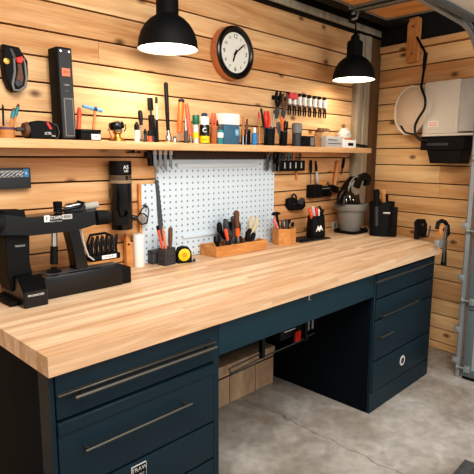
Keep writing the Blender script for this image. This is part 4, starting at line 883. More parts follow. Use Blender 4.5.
# charger case and wire caddy
p = cnt(153, 262)+Vector((-.01, -.03, 0)); h = Py(153, 250, p.y).z-ZT; t = thing('battery_case', 'small dark case left of the wire pen caddy on the worktop', 'case', p); k = mpp(p)
m = MB(); m.bx(-.032, .034, -.028, .02, 0, h*.8, .005); m.build('body', DGREY, t).data.materials[0] = plain('case_grey', srgb(70, 72, 74), .5); m = MB(); m.bx(-.033, .035, -.029, .021, h*.8+.001, h, .004); m.build('lid', DGREY, t); m = MB(); m.bx(-.012, .012, -.032, -.027, h*.65, h*.92, .001); m.build('latch', STEEL, t)
p = cnt(167, 264.5); h = Py(167, 247.5, p.y).z-ZT; w = 6.6*mpp(p)
t = thing('wire_caddy', 'square dark wire caddy holding orange pens in front of the pegboard', 'caddy', p, rz=.12)
m = MB()
for (sx, sy) in ((-1, -1), (1, -1), (1, 1), (-1, 1)): m.cyl((sx*w, sy*w*.7, 0), (sx*w, sy*w*.7, h), .0035, n=8)
for z in (.004, h*.5, h-.003): m.tube([(-w, -w*.7, z), (w, -w*.7, z), (w, w*.7, z), (-w, w*.7, z)], .003, closed=True)
m.build('wire_frame', DGREY, t)
m = MB(); m.bx(-w, w, -w*.7, w*.7, .0005, .005, .001); m.build('base', DGREY, t)
m = MB(); m.bx(-w*.96, w*.96, -w*.66, -w*.62, .005, h*.92); m.bx(-w*.96, w*.96, w*.62, w*.66, .005, h*.92); m.bx(-w*.96, -w*.92, -w*.66, w*.66, .005, h*.92); m.bx(w*.92, w*.96, -w*.66, w*.66, .005, h*.92); m.build('mesh_sides', plain('smoke_mesh', srgb(120, 118, 116), .4, trans=.8), t)
yk = p.y
stick('pencil', 'orange pencil leaning furthest left in the wire caddy', 'pencil', p+Vector((-.010, 0, .012)), up(157.5, 226, yk), [('tip', BLK, [(.003, 0), (.006, .04)]), ('barrel', ORED, [(.0075, .04), (.0075, .93)]), ('cap', BLKM, [(.008, .9), (.008, 1)])])
stick('pencil', 'coral pencil, second from the left in the wire caddy', 'pencil', p+Vector((.002, -.004, .012)), up(162.5, 226.5, yk), [('barrel', SALMON, [(.0065, .0), (.0065, .9)]), ('tip', W_BOX, [(.0065, .9), (.001, 1)])])
stick('pen', 'thin white pen in the middle of the wire caddy', 'pen', p+Vector((.006, .006, .012)), up(164.5, 231, yk), [('barrel', LGREY, [(.005, 0), (.005, .94)]), ('tip', DGREY, [(.004, .94), (.001, 1)])])
driver('dark brown handled driver standing at the right of the wire caddy', p+Vector((.022, .004, .012)), up(170.5, 227.5, yk), BROWNP, .62, .012)
# saw blade resting on pegboard
A = up(162, 241, -.024); B = up(157, 180, -.024)
t = thing('saw_blade', 'long dark toothed saw blade hanging on the pegboard', 'saw blade', (0, -.0175, 0)); m = MB()
n = 26; out = []
for i in range(n+1):
    q = A.lerp(B, i/n); out.append((q.x+.020*(1-.45*i/n)+(.004 if i % 2 else 0), q.z))
for i in range(n, -1, -n//2):
    q = A.lerp(B, i/n); out.append((q.x-.012*(1-.3*i/n), q.z))
t.location = (A.x, -.0175, A.z); m = mbw(t); m.prism(out, -.0205, -.0175, 'y'); m.build('blade', BLADE, t); m = mbw(t); m.cyl((B.x+.002, -.016, B.z-.02), (B.x+.002, -.028, B.z-.02), .005, n=10); m.build('peg', STEEL, t)
# tape measure
p = cnt(183, 262.5); h = Py(183, 244.5, p.y).z-ZT; r = h*.46; yaw = math.atan2(CAM.y-p.y, CAM.x-p.x)+PI/2+.35
t = thing('tape_measure', 'black tape measure with a round yellow face standing on the worktop', 'tape measure', p, rz=yaw)
m = MB(); o = [(-r*.8, 0), (r*.95, 0), (r*1.0, r*.4), (r*.95, r*1.3), (r*.55, r*1.9), (0, r*2), (-r*.55, r*1.85), (-r*.85, r*1.3), (-r*.9, r*.5)]; m.prism(o, -.022, .022, 'y', ch=.005); m.build('case', BLKM, t)
m = MB(); m.lathe([(r*.74, 0), (r*.74, .003), (r*.68, .004), (.001, .004)], 28, Matrix.Translation((0, -.0215, r*1.02)) @ Matrix.Rotation(PI/2, 4, 'X')); fc = m.build('yellow_face', YEL, t); m = MB(); m.lathe([(r*.3, .003), (r*.3, .005), (.001, .005)], 20, Matrix.Translation((0, -.0215, r*1.02)) @ Matrix.Rotation(PI/2, 4, 'X')); m.build('hub', YEL, fc).data.materials[0] = plain('amber', srgb(214, 150, 20), .4)
m = MB(); m.bx(r*.95, r*1.45, -.012, .012, .002, .006); m.bx(r*1.42, r*1.48, -.013, .013, 0, .016); m.build('blade_tip', DGREY, t)

# long wooden tray of tools
pa, pb, pc = cnt(216.5, 258), cnt(267.3, 249), cnt(198.5, 253); hT = Py(217, 247.3, pa.y).z-ZT
ey = (pb-pa).normalized(); Lx = (pb-pa).length; Ly = min(.152, (pc-pa).length)
o0 = (pa+pb)/2; rz = math.atan2(ey.y, ey.x); nb = Vector((-ey.y, ey.x, 0)); ce = o0+nb*Ly/2
t = thing('wooden_tray', 'long open wooden tray of pliers in front of the pegboard', 'tray', (ce.x, ce.y, ZT), rz=rz)
for (x0, x1, y0, y1, nm) in ((-Lx/2, Lx/2, -Ly/2, -Ly/2+.012, 'long_side'), (-Lx/2, Lx/2, Ly/2-.012, Ly/2, 'long_side'), (-Lx/2, -Lx/2+.012, -Ly/2+.0125, Ly/2-.0125, 'end_side'), (Lx/2-.012, Lx/2, -Ly/2+.0125, Ly/2-.0125, 'end_side'), (-Lx*.09, -Lx*.06, -Ly/2+.0125, Ly/2-.0125, 'divider')):
    m = MB(); m.t = random.random(); m.bx(x0, x1, y0, y1, .0, hT if nm != 'divider' else hT*.85, .002); m.build(nm, W_BOX, t)
m = MB(); m.bx(-Lx/2+.0125, Lx/2-.0125, -Ly/2+.0125, Ly/2-.0125, 0.0005, .008); m.build('tray_floor', W_BOX, t)
ty = ce.y
def tr(px, py, dy=0): return Py(px, py, ty+dy)
def trb(px, dy=0): q = Py(px, 250, ty+dy); q.z = ZT+.012; return q
pliers('black pliers standing at the left end of the long wooden tray', trb(219, -0.02), tr(216.5, 235.5, -0.02), BLKM, .03, .015)
pliers('black pliers with coral inner grips leaning left in the wooden tray', trb(228, 0.02), tr(222, 221, 0.02), BLKM, .062, .026)
driver('coral handled driver beside the leaning black pliers in the tray', trb(230, -0.03), tr(225.5, 229, -0.03), ORED, .5, .011)
pliers('dark wide pliers leaning left in the middle of the wooden tray', trb(235, -0.005), tr(229, 218.5, -0.005), DGREY, .07, .028, jaw=BLADE)
pliers('black cutters behind the upright orange driver in the tray', trb(241, .035), tr(233, 220, .035), BLKM, .055, .026)
A, B = trb(238.5, -.028), tr(236.3, 210.5, -.028)
stick('screwdriver', 'upright steel screwdriver with an orange collar, tallest in the wooden tray', 'screwdriver', A, B, [('shaft', STEEL, [(.009, 0), (.012, .2), (.010, .36)]), ('orange_collar', ORANGE, [(.0145, .36), (.016, .46), (.014, .56)]), ('handle', BROWNP, [(.012, .56), (.017, .66), (.015, .82), (.019, .9), (.017, .97), (.006, 1)])])
pliers('cream and brass pliers leaning right in the wooden tray', trb(247, 0.02), tr(255, 216.5, 0.02), plain('cream_grip', srgb(206, 190, 150), .5), .05, .018, jaw=BRASS)
pliers('black pliers lying low at the right of the wooden tray', trb(243, -0.03), tr(252.5, 231, -0.03), BLKM, .05, .024)
stick('chisel', 'light wooden chisel lying across the right end of the tray', 'chisel', Py(246, 241.5, ty-.02), Py(256.5, 238.5, ty-.02), [('blade', BRASS, [(.006, 0), (.006, .4)]), ('handle', LGREY, [(.009, .4), (.011, .8), (.007, 1)])])

# hex wooden box
p = cnt(280, 243); p = p+Vector((.0, -.035, 0)); h = Py(280, 228.3, p.y).z-ZT; r = 11.6*mpp(p)
t = thing('hexagon_box', 'hexagonal wooden box of tools standing right of the long tray', 'box', p, rz=.2)
m = MB(); m.lathe([(r, 0), (r, h), (r-.010, h), (r-.010, .012), (.001, .012)], 6); o = m.build('body', W_BOX, t)
for pl_ in o.data.polygons: pl_.use_smooth = False
A, B = p+Vector((-.03, 0, .014)), Py(276.2, 212.5, p.y)
t = stick('hammer', 'small black headed hammer standing in the hexagonal wooden box', 'hammer', A, B, [('handle', BLKM, [(.010, 0), (.009, .6), (.008, .95)])])
m = MB(); m.lathe([(.010, -.034), (.012, -.03), (.010, -.012), (.013, -.008), (.013, .012), (.006, .03), (.002, .04)], 14, Matrix.Translation((0, 0, (B-A).length*.96)) @ Matrix.Rotation(PI/2+.3, 4, 'Y')); m.build('head', BLKM, t)
pliers('black pliers leaning right in the hexagonal wooden box', p+Vector((.0, .0, .014)), Py(291.5, 221, p.y), BLKM, .05, .02)
driver('pink handled screwdriver leaning left in the hexagonal wooden box', p+Vector((-.02, -.02, .014)), Py(273.5, 219, p.y), plain('rose_grip', srgb(208, 120, 120), .45), .4, .011)
pliers('dark grey pliers in the middle of the hexagonal wooden box', p+Vector((.01, -.01, .014)), Py(284, 219.5, p.y), DGREY, .045, .016)

# dark tool bag
p = cnt(315.5, 238.5); h = Py(316, 216.5, p.y).z-ZT; k = mpp(p)
t = thing('tool_bag', 'black fabric tool bag with a white emblem standing on a dark mat', 'bag', p+Vector((0, 0, .0085)), rz=-.25); m = MB()
def bagp(hw, hd, n=24, e=.55):
    return [(math.copysign(abs(math.cos(2*PI*i/n))**e, math.cos(2*PI*i/n))*hw, math.copysign(abs(math.sin(2*PI*i/n))**e, math.sin(2*PI*i/n))*hd) for i in range(n)]
def loft(m, secs, cap=True, smooth=True):
    n = len(secs[0][1]); vs = [(x, y, z) for z, o in secs for x, y in o]; fs = []
    for j in range(len(secs)-1):
        for i in range(n): fs.append((j*n+i, j*n+(i+1) % n, (j+1)*n+(i+1) % n, (j+1)*n+i))
    fs.append(tuple(range(n))[::-1])
    if cap: fs.append(tuple((len(secs)-1)*n+i for i in range(n)))
    m._add(vs, fs, smooth)
hw = 9*k; loft(m, [(0, bagp(hw*.9, .042)), (h*.1, bagp(hw, .048)), (h*.55, bagp(hw*.97, .046)), (h*.95, bagp(hw*.88, .042)), (h, bagp(hw*.9, .043)), (h, bagp(hw*.82, .037)), (h*.72, bagp(hw*.8, .036))]); m.build('body', BLKM, t)
m = MB(); m.prism([(-.038, h*.30), (-.020, h*.58), (-.010, h*.48), (.004, h*.60), (.026, h*.32), (.006, h*.42), (-.008, h*.30), (-.018, h*.40)], -.0505, -.046, 'y'); m.build('emblem', WHITE, t)['label'] = 'white peaked emblem'
m = MB(); m.tube([(hw*.85, 0, h*.9), (hw*1.05, .01, h*1.1), (hw*.7, .02, h*1.38), (hw*.3, .02, h*1.28)], .007); m.build('carry_loop', BLK, t)
pb_ = p
for (dx, px, py, mt, lab) in ((-.035, 309.5, 208.5, ORED, 'coral handled driver at the left of the black tool bag'), (-.012, 312.5, 206.5, LGREY, 'pale handled driver in the middle of the black tool bag'), (.008, 316.5, 207.5, RED, 'red handled driver in the black tool bag'), (.022, 318, 209, WHITE, 'white handled driver at the right of the black tool bag')):
    driver(lab, p+Vector((dx, 0, h*.75)), Py(px, py, p.y), mt, .85, .013)
pliers('black pliers behind the red driver in the black tool bag', p+Vector((.03, .015, h*.76)), Py(322, 208.5, p.y), BLKM, .04, .018)
a = cnt(306, 239.5)
t = thing('leather_mat', 'flat dark leather roll lying under the black tool bag', 'mat', (a.x, a.y, ZT)); m = MB(); m.box((.02, -.0, .004), (.30, .17, .008), .003, Matrix.Rotation(-.1, 3, 'Z')); m.build('mat', plain('dark_leather', srgb(38, 32, 30), .6, bump=.3), t)
m = MB(); m.cyl((-.13, -.05, .014), (.0, -.075, .014), .006, n=10); m.build('rolled_edge', BLKM, t)

# planter with the grinder
p = cnt(349, 232.8)+Vector((.03, .01, 0)); k = mpp(p)
t = thing('planter_tray', 'low black tray under the grey planter in the corner', 'tray', (p.x+.015, p.y, ZT)); m = MB(); loft(m, [(0, bagp(.115, .095, e=.35)), (.022, bagp(.12, .1, e=.35)), (.022, bagp(.112, .092, e=.35)), (.006, bagp(.11, .09, e=.35))]); m.build('tray', BLKM, t); m = MB(); m.cyl((.07, -.085, .028), (.10, -.06, .028), .008, n=10); m.build('knob', BLK, t)
zb = ZT+.0065; hp = Py(349, 203.5, p.y).z-zb; r1 = 16.5*k; r0 = 10*k
t = thing('planter', 'grey tapered planter pot standing on a black tray in the corner', 'planter', (p.x, p.y, zb)); m = MB()
m.lathe([(r0*.97, 0), (r0, .004), (r1*.84, hp*.76), (r1*.84, hp*.77)], 36); m.build('pot', POT, t)
m = MB(); m.lathe([(r1*.85, hp*.765), (r1*.98, hp*.77), (r1, hp*.80), (r1, hp*.97), (r1*.97, hp), (r1*.9, hp), (r1*.88, hp*.9), (.001, hp*.9)], 36, caps=False); m.build('rim', POT, t)
yk = p.y; zr = zb+hp*.9
def G(px, py, y=0): return Py(px, py, yk+y)
t = thing('angle_grinder', 'black angle grinder with a hooked guard and tan disc standing in the planter', 'power tool', (p.x, yk, zr+.001))
m = mbw(t); o = [(339.5, 204.5), (340.5, 196), (344, 188), (348, 182), (353, 176.5), (357, 178), (354, 186), (354.5, 194), (356.5, 204)]; m.prism([(G(*q).x, max(G(*q).z, zr+.002)) for q in o], yk-.04, yk+.035, 'y', ch=.012); m.build('body', BLKS, t)
m = mbw(t); o = [(347, 186), (349, 179.5), (353, 174.5), (358, 172.3), (362, 175), (363.3, 180), (361, 185), (357.5, 185.5), (358.8, 181), (357, 178.5), (353.5, 181), (351, 188)]
m.prism([(G(*q).x, G(*q).z) for q in o], yk-.075, yk-.045, 'y', ch=.004); m.build('guard', BLKM, t)
c = G(355.5, 187, -.04); m = mbw(t); rr = 7.8*k; m.lathe([(rr, 0), (rr, .012), (rr*.3, .013), (.001, .013)], 30, Matrix.Translation((c.x, yk-.04, c.z)) @ Matrix.Rotation(PI/2, 4, 'X')); m.build('disc', plain('grind_disc', srgb(150, 134, 118), .6), t)
m = mbw(t); m.tube([G(348.5, 191, -.062), G(350, 183, -.064), G(354, 177.5, -.064), G(358, 177, -.064)], .004); m.build('bright_edge', MGREY, t)
for q in ((346, 199, 346.8, 202.5), (349.5, 195, 350.5, 203), (353, 199, 353.6, 202)):
    m = mbw(t); m.tube([G(q[0], q[1], -.045), G(q[2], q[3], -.045)], .006); m.build('chrome_bolt', CHROME, t)
m = mbw(t); m.tube([G(345, 190, -.02), G(341, 195, -.03), G(337.5, 203, -.03)], .010); m.build('side_handle', BLK, t)

# black bin of tools at the right wall
p = cnt(380.5, 235.3); k = mpp(p); p = p+RN*.0
h = Py(383, 201.5, p.y).z-ZT; r = 11.5*k
t = thing('tool_bin', 'tall black bin with a pale clip holding tools at the right wall', 'bin', p, rz=-TH-PI/2+.5)
m = MB(); loft(m, [(0, bagp(r*.92, r*.75, e=.65)), (h, bagp(r*1.05, r*.85, e=.65)), (h, bagp(r*.97, r*.77, e=.65)), (h*.3, bagp(r*.88, r*.7, e=.65))]); m.build('body', BLKM, t)
q = Py(386, 211.7, p.y-.1)
m = MB(); m.X = Matrix.Rotation(-(-TH-PI/2+.5), 4, 'Z'); d0 = (CAM-p); d0.z = 0; d0.normalize(); sd = Vector((-d0.y, d0.x, 0)); cc = d0*r*.93+Vector((0, 0, h*.70))+sd*.03
bar(m, cc-sd*.02, cc+sd*.03, .012, .012); m.build('pale_clip', LGREY, t)
m = MB(); m.X = Matrix.Rotation(-(-TH-PI/2+.5), 4, 'Z'); m.box(d0*r*.72+sd*-.10*0+Vector((0, 0, h*.45))-sd*.0+sd*(r*.98), (.03, .05, h*.86), .006); m.build('side_pocket', BLK, t)
for (px, py, pyb, lab, mt, rr_) in ((376.5, 189.5, 206, 'black gripped tool standing left in the tall black bin', BLKM, .022), (383.5, 190, 206, 'tan wooden handled tool in the middle of the tall black bin', W_STICK, .016), (386, 194.5, 207, 'black gripped tool standing right in the tall black bin', BLKM, .018)):
    A = Py(px+.5, 220, p.y); A.z = ZT+h*.31; B = Py(px, py, p.y)
    stick('hand_tool', lab, 'tool', A, B, [('shaft', DGREY, [(rr_*.6, 0), (rr_*.6, .55)]), ('grip', mt, [(rr_*.8, .55), (rr_, .65), (rr_*.9, .85), (rr_, .97), (rr_*.7, 1)])])

# spring clamp standing on the worktop edge
p = cnt(420, 238.8)+Vector((-.025, 0, 0)); k = mpp(p)
t = thing('spring_clamp', 'black spring clamp with forked jaws standing at the right edge of the worktop', 'clamp', (p.x, p.y, ZT))
def S(px, py): q = Py(px, py, p.y); return (q.x, max(q.z, ZT+.001))
m = mbw(t); m.prism([S(*q) for q in ((414.8, 239), (415.8, 230), (415.3, 222), (418, 219), (424, 219), (426, 224), (425.5, 232), (424.5, 239.5), (422, 239.5), (421.5, 233.5), (419.5, 233.5), (417.5, 239.5))], p.y-.011, p.y+.011, 'y', ch=.004); m.build('body', BLKM, t)
q = S(420, 224.5); m = mbw(t); m.cyl((q[0], p.y-.024, q[1]), (q[0], p.y+.024, q[1]), .009, n=14); m.build('pivot', STEEL, t)
a, b = S(426.5, 238.5), S(429, 225.5); m = mbw(t); m.tube([(a[0], p.y-.01, a[1]+.004), ((a[0]+b[0])/2, p.y-.012, (a[1]+b[1])/2), (b[0], p.y-.01, b[1])], [.006, .007, .005]); m.bx(q[0], a[0], p.y-.012, p.y-.002, ZT+.001, ZT+.012, .002); m.build('lever', DGREY, t)
# bench clamp gripping the right edge
c = Vector((-.565, -.815, ZT)); c = cnt(439.5, 246.2); k = mpp(c)
t = thing('bench_clamp', 'steel and black screw clamp gripping the right front edge of the worktop', 'clamp', (c.x, c.y, ZT))
def Q(px, py, dy=0): return Py(px, py, c.y+dy)
m = mbw(t); a = Q(444, 238); b = Q(443.5, 262); m.bx(a.x-.014+.02, a.x+.014+.02, c.y-.010, c.y+.010, b.z, Q(442, 226).z, .003); m.build('bar', STEEL, t)
m = mbw(t); o = [(436.8, 229), (438, 223), (441.5, 220.8), (445, 222), (447.8, 226), (448.2, 234), (445, 236.5), (442, 235)]
rr = [(Q(*q).x, Q(*q).z) for q in o]
m.tube([(x, c.y, z) for x, z in rr[:7]], .013); m.build('upper_jaw', BLKM, t)
m = mbw(t); q = Q(441.5, 229.5); m.box((q.x, c.y, q.z), (.055, .022, .06), .005); m.build('wood_pad', W_BOX, t); m = mbw(t); m.cyl((q.x+.004, c.y-.013, q.z), (q.x+.004, c.y+.013, q.z), .011, n=14); m.build('pivot', BLKM, t)
m = mbw(t); a = Q(438.5, 240); m.bx(a.x-.03, a.x+.05, c.y-.016, c.y+.016, ZT+.001, ZT+.045, .004); m.build('plate_jaw', GALV, t)
m = mbw(t); a = Q(443, 256); b = Q(443.5, 265); m.cyl((a.x+.02, c.y, a.z+.03), (a.x+.02, c.y, b.z), .014, .019, 12); m.build('screw_grip', BLKM, t)
m = mbw(t); a = Q(447, 242); m.cyl((a.x-.01, c.y-.025, a.z), (a.x-.01, c.y+.02, a.z), .006, n=10); m.build('screw_pin', CHROME, t)

# ------------------------------------------------------------------ right wall: opener, timber, cable
OF = .22
def O(px, py, off=OF): return Pr(px, py, off)
tl, tr_, br, bl = O(425, 83), O(461, 78), O(461, 136), O(425, 131)
def loc(p): v = p; return (v.dot(RS), v.dot(RN), v.z)      # run, distance from wall, height
s0, s1 = loc(tl)[0], loc(tr_)[0]; zt_ = (tl.z+tr_.z)/2; zb_ = (bl.z+br.z)/2
t = thing('door_opener', 'cream garage door opener unit mounted high on the right wall', 'opener', RS*((s0+s1)/2)+Vector((0, 0, zb_))); t.rotation_euler = (0, 0, math.atan2(RS.y, RS.x))
hs = (s1-s0)/2
# local: x along wall toward the door, y = away from room  -> room side is -y
m = MB(); m.bx(-hs, hs, -OF, -.046, 0, zt_-zb_, .008); m.build('enclosure', CREAM, t)
m = MB(); m.bx(-hs+.01, hs-.03, -OF-.003, -OF+.004, .03, (zt_-zb_)*.33, .002); pn = m.build('lower_panel', CREAM, t)
m = MB(); m.bx(-hs*.65, -hs*.05, -OF-.0045, -OF-.002, (zt_-zb_)*.13, (zt_-zb_)*.25, .0004); lb = m.build('notice_label', WHITE, pn); 
m = MB()
for z in (.15, .18, .21): m.bx(-hs*.6, -hs*.12, -OF-.005, -OF-.004, (zt_-zb_)*z, (zt_-zb_)*(z+.012))
m.build('notice_lines', SALMON, lb)
m = MB(); m.bx(hs+.001, hs+.16, -OF+.004, -.046, .01, (zt_-zb_)-.004, .006); m.build('end_housing', LGREY, t)
m = MB(); m.bx(-hs, hs+.16, -OF-.004, -.05, -.018, -.001, .004); m.build('bottom_lip', CREAM, t)
u0, u1 = loc(O(421, 145, .2))[0]-(s0+s1)/2, loc(O(465, 145, .2))[0]-(s0+s1)/2; zu = O(445, 150, .2).z-zb_; zl = O(445, 163.5, .2).z-zb_
m = MB(); m.prism([(u0, -.02), (u1, -.02), (u1, zu), (u0, zu*1.0)], -.21, -.05, 'y', ch=.006); m.build('motor_base', BLKM, t)
v0, v1 = loc(O(427, 160, .2))[0]-(s0+s1)/2, loc(O(461, 160, .2))[0]-(s0+s1)/2
m = MB(); m.prism([(v0-.01, zu-.001), (u1-.02, zu-.001), (v1-.01, zl), (v0+.02, zl)], -.2, -.06, 'y', ch=.008); m.build('motor_lower', BLK, t)
m = MB(); m.bx(u0+.05, u0+.22, -.216, -.205, zu+.03, zu+.05, .002); m.build('motor_trim', DGREY, t)
# round cover beside the box
c = O(410.3, 110.5, .17); R_ = 23.5*mpp(c)
nrm = (RN*.95-RS*.30).normalized(); qd = Vector((0, 0, 1)).rotation_difference(nrm)
t = thing('drum_cover', 'round cream dish cover on the right wall beside the opener unit', 'cover', c, quat=qd)
m = MB(); m.lathe([(R_*.9, -.06), (R_*.985, -.05), (R_, -.01), (R_*.995, .004), (R_*.97, .006), (R_*.95, -.002), (R_*.8, .006), (R_*.5, .016), (.001, .022)], 48); m.build('dish', CREAM2, t)
m = MB(); m.tube([(R_*.995*math.cos(i*2*PI/48), R_*.995*math.sin(i*2*PI/48), .002) for i in range(48)], .008, closed=True); m.build('rim', CREAM, t)
q0 = loc(c); m = MB(); a = Vector((0, 0, -.05)); bq = qd.inverted() @ (RS*q0[0]+RN*.047+Vector((0, 0, c.z))-c); m.cyl(a, bq, .07, n=20); m.build('wall_stub', DGREY, t)
# timber block
a, b = Pr(409, 19, .07), Pr(418.5, 62, .07)
t = thing('timber_block', 'vertical timber offcut screwed to the boards above the opener', 'timber', RS*loc(a)[0]*.5+RS*loc(b)[0]*.5+Vector((0, 0, b.z))); t.rotation_euler = rw.rotation_euler
hs2 = abs(loc(b)[0]-loc(a)[0])/2-.004; m = MB(); H = min(a.z, 2.70)-b.z; m.prism([(-hs2, 0.01), (-hs2+.01, 0), (hs2, 0.004), (hs2, H*.96), (hs2*.7, H), (-hs2*.8, H*.99), (-hs2, H*.85)], -.09, -.047, 'y', ch=.004); m.build('timber', W_STICK, t)
for z in (.2, .8):
    m = MB(); m.cyl((0, -.094, H*z), (0, -.088, H*z), .008, n=12); m.build('screw', STEEL, t)
# cable
pts = [Pr(417, 37, .10), Pr(421, 45, .10), Pr(425.5, 54, .12), Pr(424.5, 66, .14), Pr(422.5, 80, .2), Pr(421.5, 88, .24), Pr(425, 98, .27), Pr(424.5, 108, .27), Pr(418.5, 118, .27), Pr(415, 126, .27), Pr(415.5, 134, .27), Pr(420, 139.5, .26), Pr(428, 141, .24)]
def smoothpts(P, n=5):
    o = []
    for i in range(len(P)-1):
        p0, p1, p2, p3 = P[max(i-1, 0)], P[i], P[i+1], P[min(i+2, len(P)-1)]
        for j in range(n):
            t_ = j/n; o.append(.5*((2*p1)+(p2-p0)*t_+(2*p0-5*p1+4*p2-p3)*t_*t_+(3*p1-p0-3*p2+p3)*t_**3))
    return o+[P[-1]]
t = thing('power_cable', 'black cable looping down over the round cover from the timber block', 'cable', pts[0]); m = mbw(t); m.tube(smoothpts(pts), .009); m.build('cord', BLK, t)
m = mbw(t); m.tube([Pr(425.8, 53, .12), Pr(425, 60, .125), Pr(424, 70, .15)], [.016, .016, .011]); m.build('sleeve', BLKM, t); m = mbw(t); m.tube(smoothpts([Pr(401, 126, .26), Pr(405, 132, .27), Pr(412, 134, .27), Pr(415.5, 134, .27)]), .007); m.build('tail', BLK, t)


# ------------------------------------------------------------------ overhead storage panels and garage door
ZP = 2.42
def loft(name, label, x0, x1, y0, y1):
    t = thing(name, label, 'panel', ((x0+x1)/2, (y0+y1)/2, ZP)); w = x1-x0
    m = MB(); m.X = Matrix.Identity(4); n = max(2, round(w/.16)); L = y1-y0
    # boards run along y: build along x, turned a quarter
    for i in range(n):
        m.t = random.random(); m.bx(-L/2+.015, L/2-.015, -w/2+.015+(w-.03)*i/n+.001, -w/2+.015+(w-.03)*(i+1)/n-.001, 0.004, .03, .002)
    o = m.build('boards', W_CEIL, t); o.rotation_euler = (0, 0, PI/2)
    m = MB(); m.bx(-w/2, -w/2+.014, -L/2, L/2, -.004, .04, .002); m.bx(w/2-.014, w/2, -L/2, L/2, -.004, .04, .002); m.bx(-w/2, w/2, -L/2, -L/2+.014, -.004, .04, .002); m.bx(-w/2, w/2, L/2-.014, L/2, -.004, .04, .002); m.build('edge_frame', MGREY, t)
    for sx in (-1, 1):
        for sy in (-1, 1):
            m = MB(); m.cyl((sx*(w/2-.03), sy*(L/2-.06), .03), (sx*(w/2-.03), sy*(L/2-.06), 2.74-ZP), .008, n=8); m.build('hanger_rod', BLK, t)
pA, pB, pC = Pz(362, 11, ZP), Pz(387, 20, ZP), Pz(352, 7, ZP)
loft('overhead_panel', 'boarded overhead panel in a grey frame nearest the right wall, above the timber block', pA.x, pB.x, -1.3, (pA.y+pB.y)/2)
loft('overhead_panel', 'boarded overhead panel at the top edge above the far lamp bracket', pC.x-.62, pC.x, -1.3, pC.y)
j0, j1 = Pz(358, 9.5, ZP).x-.012, Pz(358, 9.5, ZP).x+.03
t = thing('steel_joist', 'grey steel joist running between the two boarded overhead panels', 'joist', ((j0+j1)/2, -.8, ZP)); m = mbw(t)
m.bx(j0, j1, -1.32, -.331, ZP, ZP+.006); m.bx(j0, j0+.005, -1.32, -.331, ZP, ZP+.08); m.build('channel', GALV, t); m = mbw(t); m.bx(j0+.008, j0+.02, -.5, -.47, ZP+.006, 2.74); m.build('hanger_strap', GALV, t)

TY = -1.02; TX = Py(459.5, 380, TY).x-.035
t = thing('door_track', 'grey steel garage door track rising at the right edge and curving overhead', 'track', (TX, TY, 0))
path = [Vector((TX, TY, 0.0)), Vector((TX, TY, 1.0)), Vector((TX, TY, 1.878))]
Rc = .38; zt = 1.878
for i in range(1, 13):
    a = PI/2*i/12; path.append(Vector((TX-Rc+Rc*math.cos(a), TY, zt+Rc*math.sin(a))))
path.append(Vector((-1.9, TY, zt+Rc+.03))); path.append(Vector((-2.4, TY, zt+Rc+.04)))
def strip(m, path, prof):
    """sweep a 2D profile (u = inward of the curve, v = along y) along a path in the xz plane"""
    vs = []; fs = []; k = len(prof)
    for i, p in enumerate(path):
        d = (path[min(i+1, len(path)-1)]-path[max(i-1, 0)]).normalized(); u = Vector((d.z, 0, -d.x))
        for a, b in prof: vs.append(p+u*a+Vector((0, b, 0)))
    for i in range(len(path)-1):
        for j in range(k): fs.append((i*k+j, i*k+(j+1) % k, (i+1)*k+(j+1) % k, (i+1)*k+j))
    fs.append(tuple(range(k))); fs.append(tuple((len(path)-1)*k+j for j in range(k))); m._add(vs, fs, False)
m = mbw(t); strip(m, path, [(-.016, .014), (-.016, -.012), (-.011, -.012), (-.011, .009), (.02, .009), (.02, -.012), (.025, -.012), (.025, .014)]); m.build('channel', GALV, t)
m = mbw(t); m.bx(TX-.014, TX+.05, TY+.015, TY+.02, 0, 1.9); m.build('jamb_angle', DOORF, t)
for z in (.12, .34, .70, 1.05):
    m = mbw(t); m.bx(TX-.02, TX+.02, TY+.004, TY+.045, z-.02, z+.02, .003); m.cyl((TX-.03, TY+.03, z), (TX-.018, TY+.03, z), .012, n=8); m.build('jamb_bracket', GALV, t)
t = thing('garage_door', 'grey panelled garage door with framed sections at the right edge of the view', 'door', (TX+.03, TY-.5, 0))
y0, y1 = TY-.03, TY-1.3; xf = TX-.012
for i in range(4):
    z0, z1 = .02+i*.47, .02+(i+1)*.47-.006
    m = mbw(t); m.bx(xf+.008, xf+.04, y1, y0, z0, z1, .002); s = m.build('section', DOORP, t)
    m = mbw(t); m.bx(xf, xf+.012, y0-.055, y0, z0, z1, .003); m.bx(xf, xf+.012, y1, y1+.06, z0, z1, .003); m.bx(xf, xf+.012, y1+.06, y0-.055, z0, z0+.05, .003); m.bx(xf, xf+.012, y1+.06, y0-.055, z1-.05, z1, .003); m.build('frame', DOORF, s)
    m = mbw(t); m.bx(xf-.02, xf+.001, y0-.05, y0-.012, z0+.035, z0+.08, .003); m.cyl((xf-.012, y0-.02, z0+.06), (xf-.012, TY-.004, z0+.06), .006, n=8); m.cyl((xf-.012, TY-.012, z0+.06), (xf-.012, TY+.006, z0+.06), .018, n=14); m.build('roller_hinge', GALV, s)
m = mbw(t); m.bx(xf, xf+.045, y1, y0, 0, .019, .003); m.build('bottom_seal', BLKM, t)
zh = zt+Rc+.006
t = thing('overhead_door_panel', 'pale framed door panel lying horizontally overhead at the top right corner', 'panel', (-1.3, TY-.4, zh)); m = mbw(t); m.bx(-1.85, TX-Rc+.05, TY-.75, TY-.035, zh, zh+.03, .003); m.build('sheet', WHITE, t)
m = mbw(t)
for (a, b, c_, d_) in ((-1.85, TX-Rc+.05, TY-.085, TY-.035), (-1.85, TX-Rc+.05, TY-.75, TY-.70), (TX-Rc, TX-Rc+.05, TY-.70, TY-.085), (-1.85, -1.80, TY-.70, TY-.085)): m.bx(a, b, c_, d_, zh-.014, zh-.0005, .003)
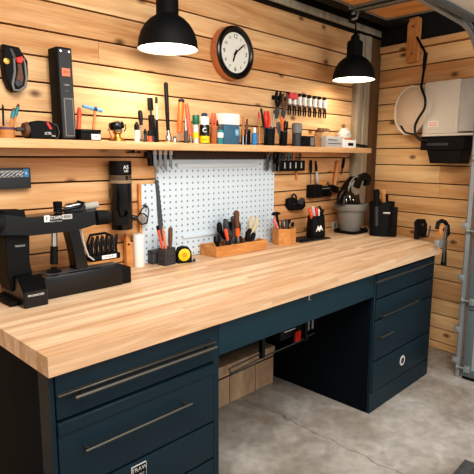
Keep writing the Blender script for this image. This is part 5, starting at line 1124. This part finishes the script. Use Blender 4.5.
m.build('frame', DOORF, t)
for x in (-1.7, -1.0):
    m = mbw(t); m.cyl((x, TY-.05, zh+.015), (x, TY+.004, zh+.015), .008, n=8); m.build('roller', LGREY, t)
# rubber mat corner at the lower right
a = Pz(456, 473.5, 0); b = Pz(466, 462.5, 0)
t = thing('floor_mat', 'dark grey rubber mat on the concrete at the lower right corner', 'mat', (b.x, b.y, 0)); 
d1 = (Pz(455, 474, 0)-Pz(464.5, 462.5, 0)).normalized(); d2 = Vector((-d1.y, d1.x, 0)); d2 = d2 if d2.dot(Pz(478, 464, 0)-Pz(464.5, 462.5, 0)) > 0 else -d2
c = Pz(464.5, 462.5, 0); t.location = (c.x, c.y, 0)
A = [Vector((0, 0, 0)), d1*.6, d1*.6+d2*.4, d2*.4]; m = MB(); m.prism([(p.x, p.y) for p in A], .0005, .02, 'z', ch=.004); m.build('mat', RUBBER, t)
for i in range(5):
    a = d1*.02+d2*(.02+i*.08); m = MB(); m.prism([(p.x, p.y) for p in (a, a+d1*.55, a+d1*.55+d2*.04, a+d2*.04)], .0195, .026, 'z', ch=.002); m.build('rib', RUBBER, t)
#LIGHTS
w = bpy.data.worlds.new('world'); SC.world = w; w.use_nodes = True
w.node_tree.nodes['Background'].inputs[0].default_value = (1, .96, .92, 1); w.node_tree.nodes['Background'].inputs[1].default_value = .8
def area(name, loc, target, size, power, col):
    d = bpy.data.lights.new(name, 'AREA'); d.energy = power; d.size = size; d.color = col
    o = bpy.data.objects.new(name, d); COL.objects.link(o); o.location = loc
    o.rotation_euler = (Vector(target)-Vector(loc)).to_track_quat('-Z', 'Y').to_euler(); return o
area('overhead_fill', (-3.2, -2.1, 3.0), (-.7, -.3, 1.3), 1.6, 100, (1, .96, .9))  # added fill with no fixture, aimed to brighten the right wall
area('garage_daylight', (-1.0, -5.2, 2.3), (-1.2, -.6, .6), 2.4, 60, (.92, .96, 1))
SC.view_settings.view_transform = 'Standard'
SC.view_settings.look = 'Medium High Contrast'
SC.view_settings.exposure = -.16
